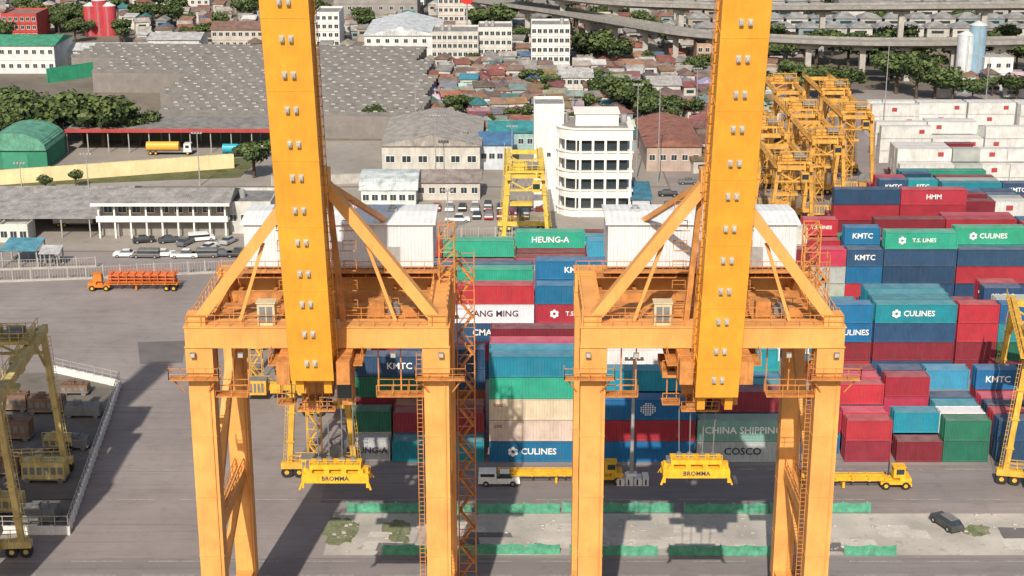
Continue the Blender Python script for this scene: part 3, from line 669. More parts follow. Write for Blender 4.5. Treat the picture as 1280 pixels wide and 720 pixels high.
def tractor(px,py,flip=1,load=False,lab="yellow terminal tractor pulling an empty skeletal trailer",mat=None):
    mat=mat or YELL2
    x,y=G(px,py); R=ob("terminal_truck",None,(x,y,.02),None,0 if flip>0 else math.pi,label=lab,cat="truck")
    b=B(); b.box(-.2,3.6,-1.1,1.1,.7,1.15); b.box(2.2,3.7,-1.15,1.15,1.151,1.6,0,.05,.05); b.box(-.2,2.19,-.5,.5,1.151,1.3); b.box(3.6,3.75,-1.2,1.2,.5,.95); mk(b,"tractor_chassis",[mat],parent=R)
    b=B(); b.box(1.35,2.9,-1.05,.35,1.601,3.0,0,.08,.05); b.box(1.3,2.95,-1.1,.4,3.001,3.08,0)
    b.box(2.86,2.93,-.9,.2,2.1,2.85,1); b.box(1.7,2.7,-1.08,-1.03,2.1,2.8,1); b.cyl((1.1,.6,1.2),(1.1,.6,3.2),.1,8,1); mk(b,"cab",[mat,GLASS],parent=R)
    for xx in(.5,3.0):
        for s in(-1,1): ob("wheel",TW,(xx,s*.85,.52),R)
    b=B(); b.box(-12.4,.6,-.55,-.35,1.15,1.5); b.box(-12.4,.6,.35,.55,1.15,1.5)
    for k in range(7): xx=-12.3+k*2.1; b.box(xx,xx+.22,-1.22,1.22,1.2,1.48)
    for s in(-1,1): b.box(-12.4,.6,s*1.2-.05,s*1.2+.05,1.3,1.42)
    b.box(-5,-4.7,-.8,.8,.1,1.15); mk(b,"trailer_frame",[mat],parent=R)
    for xx in(-11.6,-10.3):
        for s in(-1,1): ob("wheel",TW,(xx,s*.85,.52),R)
    if load:
        b=B()
        for k in range(3):
            for s in(-1,0,1): b.beam((-12,s*.9,1.7+k*.6),(.2,s*.9,1.7+k*.6),.16,.2)
        for k in range(9): b.box(-11.8+k*1.4,-11.68+k*1.4,-1.15,1.15,1.5,3.1)
        for k in range(8): b.beam((-11.8+k*1.4,-1.15,1.6),(-10.4+k*1.4,-1.15,3.0),.1)
        b.rail((-12,-1.15,2.6),(.2,-1.15,2.6),.9,1.2,.1)
        mk(b,"steel_frame_load",[REDST],parent=R)
    return R
tractor(742,602); tractor(1100,608); tractor(138,362,-1,True,"orange truck carrying stacked orange steel frames",M("truck_orange",(.62,.2,.03),.5,.2,1))
# dark grey car on the apron
x,y=G(1183,658)
R=ob("parked_car",None,(x,y,.03),None,math.radians(112),label="dark grey hatchback car parked on the broken apron",cat="car")
b=B(); b.box(-2.25,2.25,-.92,.92,.32,.75,0,.06,.04); b.box(-2.2,2.2,-.89,.89,.751,1.0,0,.14,.08); mk(b,"body",[DGREY],parent=R)
b=B(); b.box(-2.0,1.1,-.8,.8,1.001,1.45,0,.45,.16); mk(b,"window",[GLASS],parent=R)
b=B(); b.box(-1.5,.6,-.62,.62,1.451,1.5,0); mk(b,"roof",[GREY],parent=R)
for xx in(-1.4,1.4):
    for s in(-1,1): ob("wheel",wm,(xx,s*.85,.38),R)
for s in(-.6,.6): b=B(); b.box(2.2,2.28,s-.18,s+.18,.62,.8); mk(b,"headlight",[WHITE],parent=R)
x,y=G(789,604)
R=ob("lamp_mast",None,(x,y,0),label="grey steel floodlight mast on striped white concrete blocks",cat="lamp post")
b=B(); b.cyl((0,0,.9),(0,0,17),.28,12,0,.16); mk(b,"mast",[STEEL],parent=R)
b=B()
for k,(a,c) in enumerate([(-1.9,-.9),(-.8,.2),(.3,1.3),(1.4,2.2)]): b.box(a,c,-.9,.9,0,1.15 if k%2 else .95,0); b.box(a+.3,a+.5,-.905,-.9,.1,.9,1)
b.box(-.6,.7,-.5,.5,1.16,1.5,0); mk(b,"ballast_block",[WHITE,DARK],parent=R)
b=B(); b.box(-1.2,1.2,-.1,.1,16.8,17)
for k in range(4): b.box(-1.2+k*.65,-.8+k*.65,-.35,-.1,16.9,17.3)
mk(b,"lamp_head",[STEEL],parent=R)

# ---------------------------------------------------------------- green netting barriers
def net(px0,px1,py,h=1.3):
    x0,y=G(px0,py); x1,_=G(px1,py); n=int((x1-x0)/.3); b=B(); vs=[];fs=[]
    ph=random.random()*6
    for i in range(n+1):
        x=x0+(x1-x0)*i/n; sag=abs(math.sin(math.pi*(i*.3/3.0)))
        hh=h*(1-.15*sag)*random.uniform(.98,1.01)
        yy=y+.04*math.sin(i*1.7+ph)
        vs+=[(x,yy-.2+random.uniform(-.05,.05),.03),(x,yy-.05+random.uniform(-.03,.03),hh*.5),(x,yy,hh),(x,yy+.25+random.uniform(-.05,.05),.05)]
    for i in range(n):
        a=4*i
        for k in range(3): fs.append((a+k,a+4+k,a+5+k,a+1+k))
    b.add(vs,fs)
    o=mk(b,"netting_barrier",[NETG],label="low barrier draped in green netting along the apron",cat="barrier",group="green netting barriers on the apron")
    p=B(); x=x0
    while x<=x1: p.cyl((x,y+.05,0),(x,y+.05,h+.12),.05,6); x+=3
    p.beam((x0,y+.08,h*.55),(x1,y+.08,h*.55),.04)
    mk(p,"post",[STEEL],parent=o)
for a,c,y in[(434,528,640),(532,590,641),(594,700,641),(703,842,640),(855,960,641),(962,1088,640),(478,562,693),(575,700,692),(712,822,694),(836,976,694),(1055,1120,694)]: net(a,c,y,1.35)
RUB=M("broken_concrete",(.45,.42,.38),.9,.4,2)
b=B()
for k in range(600):
    x=random.uniform(-22,95); y=random.uniform(yb_+.3,ya-.3); s=random.choice([.05,.06,.08,.1,.14,.25]); b.box(x-s,x+s,y-s*.8,y+s,0.0,s*random.uniform(.2,.6),0,s*.3,s*.3)
mk(b,"rubble",[RUB],kind="stuff",loc=(0,0,.03),label="scattered broken concrete over the apron",cat="rubble")

# ---------------------------------------------------------------- walled compound
def wall_run(p,q,h,name,lab,mat,post=3.0,top=False):
    p=Vector((*p,0));q=Vector((*q,0)); L=(q-p).length; a=math.atan2(q.y-p.y,q.x-p.x)
    b=B(); b.box(0,L,-.12,.12,0,h)
    n=int(L/post)
    for i in range(n+1): b.box(i*L/n-.16,i*L/n+.16,-.2,.2,0,h+.15)
    b.box(.0,L,-.16,.16,h+.001,h+.08)
    o=mk(b,name,[mat],loc=(p.x,p.y,0),rot=a,label=lab,cat="wall")
    if top:
        c=B(); c.rail((0,0,h+.09),(L,0,h+.09),1.3,1.5,.08); mk(c,"railing",[CONC],parent=o)
    return o
c0,c1,c2,c3=G(70,466),G(150,484),G(86,668),G(-60,668)
DKG=ground_mat("compound_floor",(.13,.115,.10),(.2,.18,.16),.3,1.2,(.07,.06,.055),.8)
sheet("compound_ground",[c3,c2,c1,c0,G(-60,466)],.02,DKG)
for a,c in((c0,c1),(c1,c2),(c2,c3)): wall_run(a,c,1.0,"compound_wall","low pale concrete wall with posts round a compound",WHITE,1.8,top=True)
def gen(px,py,w_,d_,h_,mat,lab,nm="machine_unit",rot=0):
    x,y=G(px,py); b=B(); b.box(-w_/2,w_/2,-d_/2,d_/2,.6,h_,0,.05,.05); b.box(-w_/2-.1,w_/2+.1,-d_/2-.1,d_/2+.1,.45,.6,1)
    for k in range(int(w_/.9)): b.box(-w_/2+.2+k*.9,-w_/2+.8+k*.9,-d_/2-.03,-d_/2+.02,h_*.45,h_*.8,1)
    for xx in(-w_/2+.6,w_/2-.6): b.cyl((xx,-d_/2,.4),(xx,d_/2,.4),.4,12,1)
    b.cyl((w_/4,0,h_),(w_/4,0,h_+.7),.12,8,1)
    b.rail((-w_/2,-d_/2+.1,h_),(w_/2,-d_/2+.1,h_),.8,.8,.06); b.box(-w_/4,-w_/4+1,-d_/4,d_/4,h_,h_+.5,0)
    mk(b,nm,[mat,GREY],loc=(x,y,.03),rot=rot,label=lab,cat="machine")
MB=M("machine_brown",(.2,.12,.08),.7,.3,1)
for a in[(58,600,5.5,2.4,2.8,PALEY,"pale yellow wheeled machine unit stored in the compound"),(8,592,4,2.4,2.6,MB,"brown generator unit stored in the compound"),(105,520,5,2,1.8,GREY,"grey machine unit beside the compound wall"),
 (18,548,5,2.4,2.8,MB,"brown machine unit under the gantry crane"),(75,560,4,2,1.8,PALEY,"small pale yellow generator in the compound"),(98,560,3,2,1.6,GREY,"small grey pump unit by the compound wall"),(60,515,5,2.4,2.4,MB,"brown machine cabin in the compound"),(15,512,5,2.4,2.6,MB,"brown steel machine cabin in the compound"),(95,492,4,2,1.6,MB,"brown machine skid beside the compound wall"),(52,650,4,2.2,1.8,GREY,"grey tank unit at the compound wall"),(5,640,5,2.4,2.4,PALEY,"pale yellow winch unit in the compound")]: gen(*a)

# ---------------------------------------------------------------- buildings
wbm=B(); wbm.box(-.5,.5,-.04,.0,-.5,.5,1); wbm.box(-.56,-.5,-.07,0,-.56,.56,0); wbm.box(.5,.56,-.07,0,-.56,.56,0); wbm.box(-.5,.5,-.07,0,.5,.56,0); wbm.box(-.5,.5,-.10,0,-.6,-.5,0); wbm.box(-.02,.02,-.06,-.041,-.5,.5,0)
WIN=wbm.mesh("window",[WHITE,GLASS])
def building(px0,px1,pyb,h,d,wallc,roofc,kind='flat',floors=0,cols=0,name="building",lab="",cat="building",rot=0,rh=1.8,ww=1.3,wh=1.3,over=.5,tank=False):
    x0,y0=G(px0,pyb); x1,_=G(px1,pyb); w_=x1-x0; hw=w_/2
    b=B(); b.box(-hw,hw,0,d,0,h)
    if kind=='flat': b.box(-hw,hw,0,.2,h,h+.7); b.box(-hw,hw,d-.2,d,h,h+.7); b.box(-hw,-hw+.2,.2,d-.2,h,h+.7); b.box(hw-.2,hw,.2,d-.2,h,h+.7)
    if floors>1:
        for f in range(1,floors): b.box(-hw-.12,hw+.12,-.15,-.001,f*h/floors-.12,f*h/floors+.1)
    o=mk(b,name,[OCP],loc=((x0+x1)/2,y0,0),rot=rot,label=lab,cat=cat,color=wallc)
    r=B(); e=over
    if kind=='flat': r.box(-hw+.21,hw-.21,.21,d-.21,h+.01,h+.12)
    elif kind=='gx':
        r.add([(-hw-e,-e,h),(hw+e,-e,h),(hw+e,d+e,h),(-hw-e,d+e,h),(-hw-e,d/2,h+rh),(hw+e,d/2,h+rh)],[(0,3,2,1),(0,1,5,4),(2,3,4,5),(1,2,5),(3,0,4)])
    elif kind=='gy':
        r.add([(-hw-e,-e,h),(hw+e,-e,h),(hw+e,d+e,h),(-hw-e,d+e,h),(0,-e,h+rh),(0,d+e,h+rh)],[(0,3,2,1),(0,1,4),(1,2,5,4),(2,3,5),(3,0,4,5)])
    elif kind=='shed':
        r.add([(-hw-e,-e,h+.02),(hw+e,-e,h+.02),(hw+e,d+e,h+.02),(-hw-e,d+e,h+.02),(-hw-e,-e,h+.25),(hw+e,-e,h+.25),(hw+e,d+e,h+rh),(-hw-e,d+e,h+rh)],[(0,3,2,1),(4,5,6,7),(0,1,5,4),(1,2,6,5),(2,3,7,6),(3,0,4,7)])
    elif kind in('arch','arx'):
        n=10; vs=[]
        if kind=='arch':
            for yy in(-e,d+e):
                for i in range(n+1):
                    t=math.pi*i/n; vs.append((-math.cos(t)*(hw+.1),yy,h+math.sin(t)*rh))
        else:
            for xx in(hw+e,-hw-e):
                for i in range(n+1):
                    t=math.pi*i/n; vs.append((xx,d/2-math.cos(t)*(d/2+.3),h+math.sin(t)*rh))
        fs=[(i,i+1,n+2+i,n+1+i) for i in range(n)]+[tuple(range(n,-1,-1)),tuple(range(n+1,2*n+2))]
        r.add(vs,fs)
    mk(r,"roof",[OCR],parent=o,color=roofc)
    if floors and cols:
        fh=h/floors
        for f in range(floors):
            for c in range(cols):
                ob("window",WIN,(-hw+(c+.5)*w_/cols,-.002,(f+.55)*fh),o,scale=(min(ww,w_/cols*.7),1,min(wh,fh*.6)))
    if tank:
        for k in range(random.choice([1,2])):
            t=B(); t.cyl((0,0,0),(0,0,1.5),.7,12); t.cyl((0,0,1.5),(0,0,1.8),.7,12,0,.2); mk(t,"water_tank",[STEEL],parent=o,loc=(random.uniform(-hw+1,hw-1),d*.5,h+.13))
    return o
W_=(.72,.71,.69)
x0,y0=G(697,271); x1,_=G(788,271); hw=(x1-x0)/2; d=13
def foot(e,Rr=4.6):
    pts=[(hw+e,-e),(hw+e,d+e),(-hw-e,d+e)]
    for i in range(10):
        t=math.pi+ i/9*math.pi/2; pts.append((-hw+Rr+math.cos(t)*(Rr+e),Rr+math.sin(t)*(Rr+e)))
    return pts
def prism(b,pts,z0,z1,m=0):
    n=len(pts); vs=[(x,y,z0) for x,y in pts]+[(x,y,z1) for x,y in pts]
    b.add(vs,[(i,(i+1)%n,n+(i+1)%n,n+i) for i in range(n)]+[tuple(range(n-1,-1,-1)),tuple(range(n,2*n))],m)
OWM=M("office_white",(.80,.78,.74),.8,.15,.4,streak=.35,dirt=(.4,.37,.33))
O=ob("office_building",None,((x0+x1)/2,y0,0),label="white five-storey office building with banded floors and rounded corner",cat="office building")
b=B(); prism(b,foot(-.9),0,17.6); mk(b,"window_band",[GLASS],parent=O)
fh=4.1
for f in range(5):
    t_=1.5 if f<4 else 2.3
    b=B(); prism(b,foot(.12),f*fh,f*fh+t_); prism(b,foot(.4),f*fh+t_+.002,f*fh+t_+.15); mk(b,"floor_band",[OWM],parent=O)
for k in range(5):
    x=-hw+4.6+k*(2*hw-4.6)/4.1; b=B(); b.box(x-.25,x+.25,-.32,-.12,0,17.4); mk(b,"facade_column",[OWM],parent=O)
for k in (2,5,8):
    t=math.pi+k/9*math.pi/2; cx=-hw+4.6+math.cos(t)*4.75; cy=4.6+math.sin(t)*4.75; b=B(); b.cyl((cx,cy,0),(cx,cy,17.4),.16,6); mk(b,"facade_column",[OWM],parent=O)
b=B(); prism(b,foot(-.8),18.86,18.94); mk(b,"roof",[M("office_roof",(.28,.27,.26),.9,.4,.5)],parent=O)
b=B(); b.box(-4,5,3,10,18.94,21.4); b.box(-4.3,5.3,2.7,10.3,21.4,21.6); mk(b,"roof_room",[OWM],parent=O)
for xx in(-6,6.4): b=B(); b.cyl((0,0,18.94),(0,0,20.4),.7,12); mk(b,"water_tank",[STEEL],parent=O,loc=(xx,8,0))
building(667,704,264,22.5,9,(.76,.75,.73),(.3,.3,.3),'flat',1,1,"stair_tower_building","plain white tower block beside the office building","building",ww=.8,wh=.9)
building(790,812,272,4,8,(.5,.55,.6),(.05,.2,.3),'shed',1,3,"annex_building","small annex with teal roof by the office","building")
building(808,876,214,6,34,(.45,.35,.3),(.33,.14,.10),'gy',1,5,"storage_shed","long storage shed with rusty red corrugated roof","shed",rh=1.6)
building(478,600,219,7,34,(.55,.53,.48),(.40,.37,.34),'gy',1,6,"warehouse","pale grey gable-roofed warehouse with weathered walls","warehouse",rh=2.6,ww=2,wh=1.5)
building(452,520,258,3.6,14,(.62,.68,.68),(.60,.66,.67),'arx',1,6,"canteen_building","low white building with pale blue curved roof","building",rh=2.6)
building(600,640,212,6,14,(.55,.6,.65),(.07,.2,.38),'gx',1,4,"blue_roof_building","low building with blue sheet roof","building")
building(520,600,250,4,10,(.55,.52,.48),(.30,.26,.24),'gx',1,6,"workshop","low workshop with brownish sheet roof","workshop")
building(612,668,190,5,12,(.3,.45,.45),(.04,.28,.30),'gx',1,5,"teal_roof_building","low shop building with teal roof","building")
building(-30,160,270,3.5,12,(.5,.48,.45),(.34,.33,.32),'gx',1,12,"long_warehouse","long low grey-roofed store by the lot","warehouse",rh=1.6)
def shelter(px0,px1,pyb,h,d,roofc,lab,name="open_shelter",fascia=None,back=None,rise=.8):
    x0,y0=G(px0,pyb);x1,_=G(px1,pyb);hw=(x1-x0)/2
    R=ob(name,None,((x0+x1)/2,y0,0),label=lab,cat="shelter")
    b=B(); b.add([(-hw,-.3,h),(hw,-.3,h),(hw,d,h+rise),(-hw,d,h+rise),(-hw,-.3,h+.15),(hw,-.3,h+.15),(hw,d,h+rise+.15),(-hw,d,h+rise+.15)],[(0,3,2,1),(4,5,6,7),(0,1,5,4),(1,2,6,5),(2,3,7,6),(3,0,4,7)])
    mk(b,"roof",[OCR],parent=R,color=roofc)
    n=max(2,int(hw*2/5))
    for i in range(n+1):
        for yy in(.2,d-.3):
            b=B(); b.box(-.12,.12,-.12,.12,0,h+(.0 if yy<1 else rise*.9)); mk(b,"post",[STEEL],parent=R,loc=(-hw+.2+i*(2*hw-.4)/n,yy,0))
    if fascia:
        b=B(); b.box(-hw,hw,-.5,-.31,h-.4,h+.5); mk(b,"fascia",[OCP],parent=R,color=fascia)
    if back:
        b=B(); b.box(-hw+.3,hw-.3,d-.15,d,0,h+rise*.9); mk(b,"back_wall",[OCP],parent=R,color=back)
    return R
shelter(-30,150,297,4,14,(.37,.36,.35),"long open shed with grey roof and dark interior",back=(.15,.13,.12),rise=1.5)  # shade under the roof is put into the dark back wall colour
x0,y0=G(124,298); x1,_=G(284,298); hw=(x1-x0)/2
O=ob("colonnade_building",None,((x0+x1)/2,y0,0),label="two-storey grey-roofed building with open white-columned gallery",cat="building")
b=B(); b.box(-hw,hw,2.4,12,0,7.2); mk(b,"wall",[OCP],parent=O,color=(.30,.28,.26))  # dark wall colour stands in for shade inside the gallery openings
b=B(); b.box(-hw-.3,hw+.3,-.1,2.39,3.4,3.75); b.box(-hw-.3,hw+.3,-.1,.1,3.751,4.6); mk(b,"balcony",[OWM],parent=O)
for k in range(9):
    x=-hw+.2+k*(2*hw-.4)/8; b=B(); b.box(x-.16,x+.16,.11,.4,0,7.2); mk(b,"column",[OWM],parent=O)
b=B(); b.add([(-hw-1,-1,7.2),(hw+1,-1,7.2),(hw+1,13,7.2),(-hw-1,13,7.2),(-hw-1,6,9.0),(hw+1,6,9.0)],[(0,3,2,1),(0,1,5,4),(2,3,4,5),(1,2,5),(3,0,4)]); mk(b,"roof",[OCR],parent=O,color=(.33,.32,.31))
b=B(); b.box(-hw-1,hw+1,-1.1,-1.001,6.9,7.5); mk(b,"fascia",[OWM],parent=O)
for k in range(9):
    ob("window",WIN,(-hw+1.6+k*(2*hw-3)/8,2.39,5.6),O,scale=(1.6,1,1.6))
building(286,340,292,6,12,(.55,.55,.52),(.25,.25,.25),'flat',1,4,"low_office","low flat-roofed office by the lot","building",tank=True)
building(0,36,303,3,5,(.65,.65,.6),(.6,.62,.6),'flat',1,3,"guard_house","small white guard house beside the shed","building")
shelter(2,48,334,3.2,6,(.10,.32,.42),"open shelter with light blue roof near the fence")
shelter(50,76,334,2.6,3,(.5,.5,.5),"small shelter with grey roof near the fence")
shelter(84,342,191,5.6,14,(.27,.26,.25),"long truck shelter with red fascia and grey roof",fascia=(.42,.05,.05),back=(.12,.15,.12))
building(-20,60,211,4.5,16,(.03,.22,.14),(.12,.36,.26),'arch',0,0,"arched_shed","green arched-roof sheet metal shed","shed",rh=4.2)
b=B(); b.box(-3,3,-.08,-.001,0,4); mk(b,"shed_door",[OCP],parent=D.objects["arched_shed"],color=(.05,.28,.18))
def box_truck(px,py,c,lab,tank=True,rot=0,L=9):
    x,y=G(px,py); R=ob("truck",None,(x,y,.02),None,rot,label=lab,cat="truck")
    b=B(); b.box(-L/2,L/2+.2,-1,1,.7,1.0,1)
    if tank: b.cyl((-L/2,0,2.1),(L/2-1,0,2.1),1.15,16,0)
    else: b.box(-L/2,L/2-.8,-1.2,1.2,1.0,3.5,0)
    mk(b,"cargo_body",[OCV,GREY],parent=R,color=c)
    b=B(); b.box(L/2+.2,L/2+2.2,-1.15,1.15,.8,2.9,0,.15,.08); b.box(L/2+1.9,L/2+2.25,-1,1,1.8,2.6,1); b.box(L/2+.7,L/2+1.6,-1.17,-1.0,1.8,2.5,1); mk(b,"cab",[OCV,GLASS],parent=R,color=(.7,.7,.7))
    for xx in(-L/2+1,-L/2+2.3,L/2+1.2):
        for s in(-1,1): ob("wheel",TW,(xx,s*.8,.5),R)
for px,py,c,wn in[(207,193,(.75,.38,.05),"orange and yellow"),(302,196,(.03,.35,.45),"teal")]: box_truck(px,py,c,wn+" tanker truck parked at the long shelter",L=9)
for px,py,c,t in[(96,278,(.6,.6,.6),False),(850,296,(.3,.05,.05),False)]: box_truck(px,py+5,c,"box truck parked on the open lot",t)
wall_run(G(-40,234),G(292,210),3.4,"boundary_wall","long cream-yellow boundary wall beside the grass",M("cream_wall",(.74,.62,.36),.85,.2,.3,streak=.3,dirt=(.4,.33,.2)),6)
wall_run(G(340,232),G(560,226),2.2,"boundary_wall","long pale concrete boundary wall",CONC,4)
wall_run(G(60,104),G(182,86),4.5,"boundary_wall","long green sheet-metal fence wall by the factory",M("green_fence_sheet",(.03,.30,.17),.7,.25,.4,streak=.3),5)
def fence(p,q,h=2.4,lab="tall white steel fence along the port boundary"):
    p=Vector((*p,0));q=Vector((*q,0));L=(q-p).length;a=math.atan2(q.y-p.y,q.x-p.x)
    b=B(); n=int(L/.5)
    for i in range(n+1): b.beam((i*L/n,0,.3),(i*L/n,0,h),.045)
    b.beam((0,0,h*.95),(L,0,h*.95),.06); b.beam((0,0,.4),(L,0,.4),.06)
    o=mk(b,"fence",[CONC],loc=p,rot=a,label=lab,cat="fence")
    c=B(); n=int(L/3)
    for i in range(n+1): c.box(i*L/n-.1,i*L/n+.1,-.1,.1,0,h+.2)
    c.box(0,L,-.08,.08,0,.35); mk(c,"fence_post",[CONC],parent=o)
fence(G(-30,354),G(108,349)); fence(G(108,349),G(340,338)); fence(G(0,338),G(120,334),2,"short white steel fence behind the boundary fence"); fence(G(556,300),G(640,298))

# sawtooth warehouses
SKY=M("dull_skylight",(.46,.45,.43),.4,.4,.8)
ROOFD=M("sawtooth_painted_shade_slope",(.115,.107,.10),.8,.35,.4,dirtamt=.4,dirt=(.08,.07,.06),corr=1.2,grime=.3); ROOFL=M("sawtooth_painted_lit_slope",(.20,.19,.18),.8,.35,.4,dirtamt=.5,dirt=(.11,.10,.09),corr=1.2,grime=.3)  # sunlit and shaded slopes painted as two tones of one roof
v=B(); v.add([(-.55,0,0),(.55,0,0),(.55,.0,.35),(-.55,.0,.35),(-.55,1.3,.1),(.55,1.3,.1)],[(0,1,2,3),(3,2,5,4),(1,5,2),(0,3,4)]); VM=v.mesh("skylight",[SKY])
def saw(x0,x1,y0,y1,rot,bays,nc):
    R=ob("sawtooth_warehouse",None,(x0,y0,0),None,rot,label="huge warehouse with dark grey sawtooth roof and rows of skylights",cat="warehouse")
    W=x1-x0;Dp=y1-y0
    b=B(); b.box(0,W,0,Dp,0,6.0); mk(b,"wall",[OCP],parent=R,color=(.22,.2,.19))
    b=B(); st=Dp/bays; zt=6.85
    for i in range(bays):
        y=i*st
        vs=[(-.3,y,6.02),(W+.3,y,6.02),(W+.3,y+st,6.02),(-.3,y+st,6.02),(-.3,y+st*.3,zt),(W+.3,y+st*.3,zt)]
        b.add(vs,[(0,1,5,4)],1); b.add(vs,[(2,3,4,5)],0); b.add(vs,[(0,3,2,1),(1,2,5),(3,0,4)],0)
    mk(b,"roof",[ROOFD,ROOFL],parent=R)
    k=0
    for i in range(bays):
        for j in range(nc):
            if k<100: ob("skylight",VM,((j+.3+.4*(i%2))*W/nc,i*st+st*.42,6.68),R); k+=1
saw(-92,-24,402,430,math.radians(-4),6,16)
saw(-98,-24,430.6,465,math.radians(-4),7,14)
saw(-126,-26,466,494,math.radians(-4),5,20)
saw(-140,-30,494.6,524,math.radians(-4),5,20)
def house_tmpl(w_,d_,h,kind):
    b=B(); b.box(-w_/2,w_/2,-d_/2,d_/2,0,h)
    r=B(); e=.4; hw=w_/2; hd=d_/2
    if kind==0: r.add([(-hw-e,-hd-e,h),(hw+e,-hd-e,h),(hw+e,hd+e,h),(-hw-e,hd+e,h),(-hw-e,0,h+1.4),(hw+e,0,h+1.4)],[(0,3,2,1),(0,1,5,4),(2,3,4,5),(1,2,5),(3,0,4)])
    elif kind==1: r.add([(-hw-e,-hd-e,h),(hw+e,-hd-e,h),(hw+e,hd+e,h),(-hw-e,hd+e,h),(0,-hd-e,h+1.4),(0,hd+e,h+1.4)],[(0,3,2,1),(0,1,4),(1,2,5,4),(2,3,5),(3,0,4,5)])
    elif kind==2: r.add([(-hw-e,-hd-e,h+.02),(hw+e,-hd-e,h+.02),(hw+e,hd+e,h+.02),(-hw-e,hd+e,h+.02),(-hw-e,-hd-e,h+.2),(hw+e,-hd-e,h+.2),(hw+e,hd+e,h+1.0),(-hw-e,hd+e,h+1.0)],[(0,3,2,1),(4,5,6,7),(0,1,5,4),(1,2,6,5),(2,3,7,6),(3,0,4,7)])
    elif kind==3: r.add([(-hw-e,-hd-e,h),(hw+e,-hd-e,h),(hw+e,hd+e,h),(-hw-e,hd+e,h),(-hw*.3,0,h+1.9),(hw*.3,0,h+1.9)],[(0,3,2,1),(0,1,5,4),(2,3,4,5),(1,2,5),(3,0,4)])
    g=B(); g.box(-w_*.3,w_*.25,-hd-.03,-hd-.002,h-1.9,h-.9)
    return b,r,g
HB=[house_tmpl(*a) for a in[(4.3,4.3,2.8,0),(5,4,4.8,0),(4,5.4,2.8,1),(4.3,4.8,4.6,2),(5.6,4,3,2),(8,8,6,3),(4,3.8,2.6,2),(6,4.2,2.8,0),(4.2,5.6,4.4,1),(4.8,4.8,3,1)]]
HT=[(b.mesh("house",[OCP]),r.mesh("roof",[OCR]),g.mesh("window",[GLASS])) for b,r,g in HB]
RCOL=[((.20,.14,.12),"brown")]*6+[((.27,.26,.25),"grey")]*7+[((.28,.16,.11),"rusty")]*6+[((.26,.10,.08),"reddish")]*4+[((.5,.5,.49),"whitish")]*4+[((.05,.23,.25),"teal")]+[((.08,.15,.28),"blue")]+[((.35,.32,.29),"pale brown")]*4
WCOL=[(.6,.58,.55),(.5,.5,.48),(.35,.3,.25),(.25,.33,.36),(.5,.48,.45),(.4,.38,.34)]
HQ=[]
BLOCKED=[]
def house(x,y,rot=None,rcl=None,ti=None,grp="small houses in the dense settlement"):
    if not grp.startswith("rows"):
        for (a0,a1,b0,b1) in BLOCKED:
            if a0-3<x<a1+3 and b0-3<y<b1+3: return
    HQ.append((x,y,random.choice([0,0,.1,-.15,.3])+random.uniform(-.1,.1) if rot is None else rot,rcl or random.choice(RCOL),ti if ti is not None else random.choice([0,1,2,3,4,6,7,8,9]),grp))
def zone(px0,px1,py0,py1,step,jit=.9,**k):
    ya_=G(640,py1)[1]; yb2=G(640,py0)[1]; y=ya_
    while y<yb2:
        Z=y*CP+H*SP; x=(px0-640)*Z/F; xe=(px1-640)*Z/F
        while x<xe:
            if random.random()<.93: house(x+random.uniform(-jit,jit),y+random.uniform(-jit,jit),**k)
            x+=step
        y+=step*1.02
def blk(a,b_,yb,h,d,fl,cl,wc=W_,rcx=(.3,.3,.3),kind='flat',name="apartment_block",lab="pale apartment block with rows of windows",**k):
    x0,y0=G(a,yb); x1,_=G(b_,yb); BLOCKED.append((x0,x1,y0,y0+d)); building(a,b_,yb,h,d,wc,rcx,kind,fl,cl,name,lab,"building",**k)
blk(664,712,92,15,14,5,7,tank=True); blk(540,598,84,11,16,4,9,(.55,.53,.49),tank=True); blk(598,640,82,12,14,4,6,(.62,.6,.57),tank=True)
blk(456,548,74,8,40,2,8,(.70,.7,.7),(.66,.70,.73),'gy',"factory_building","white factory hall with pale blue-grey roof",rh=3)
blk(418,522,30,12,22,3,8,(.3,.28,.27),(.45,.45,.44),'gx',"factory_building","dark hall with pale striped roof",rh=4)
blk(548,600,40,13,16,4,8,(.6,.55,.5)); blk(395,425,60,12,16,4,4); blk(-30,70,92,9,22,2,10,(.65,.66,.66),(.06,.33,.2),'gx',"factory_building","long white factory building with green roof",rh=2)
blk(55,180,82,5,14,1,12,(.60,.61,.60),(.60,.62,.62),'gx',"factory_building","white-walled factory building with pale roof",rh=1.6)
blk(4,48,50,9,16,3,6,(.45,.06,.05),(.3,.2,.2)); blk(186,250,72,6,16,1,8,(.6,.6,.6),(.5,.5,.5),'gx',"warehouse","white sheet-metal warehouse beside the factory",rh=1.6)
blk(265,330,62,7,16,2,8,(.5,.45,.4),(.25,.15,.12),'gx',"warehouse","brown-roofed warehouse behind the ridged roofs",rh=2)
blk(870,905,92,9,10,3,4,(.45,.3,.22)); blk(905,950,75,9,12,3,5,(.55,.5,.45))
blk(60,180,4,28,20,7,14,(.35,.33,.32)); blk(195,262,8,16,20,5,8,(.6,.58,.55)); blk(300,332,12,14,14,4,4)
blk(1050,1130,34,9,18,2,8,(.6,.58,.55),(.3,.29,.28),'gx',lab="pale row building with grey roof"); blk(735,765,58,10,12,3,5,(.6,.55,.5)); blk(500,530,10,14,14,4,5)
blk(700,740,122,6,12,2,5,(.6,.58,.54),(.5,.5,.5),'gx',lab="white low hall with pale roof"); blk(810,850,128,5,12,1,5,(.55,.53,.5),(.45,.44,.43),'gx',lab="white low hall with pale roof")
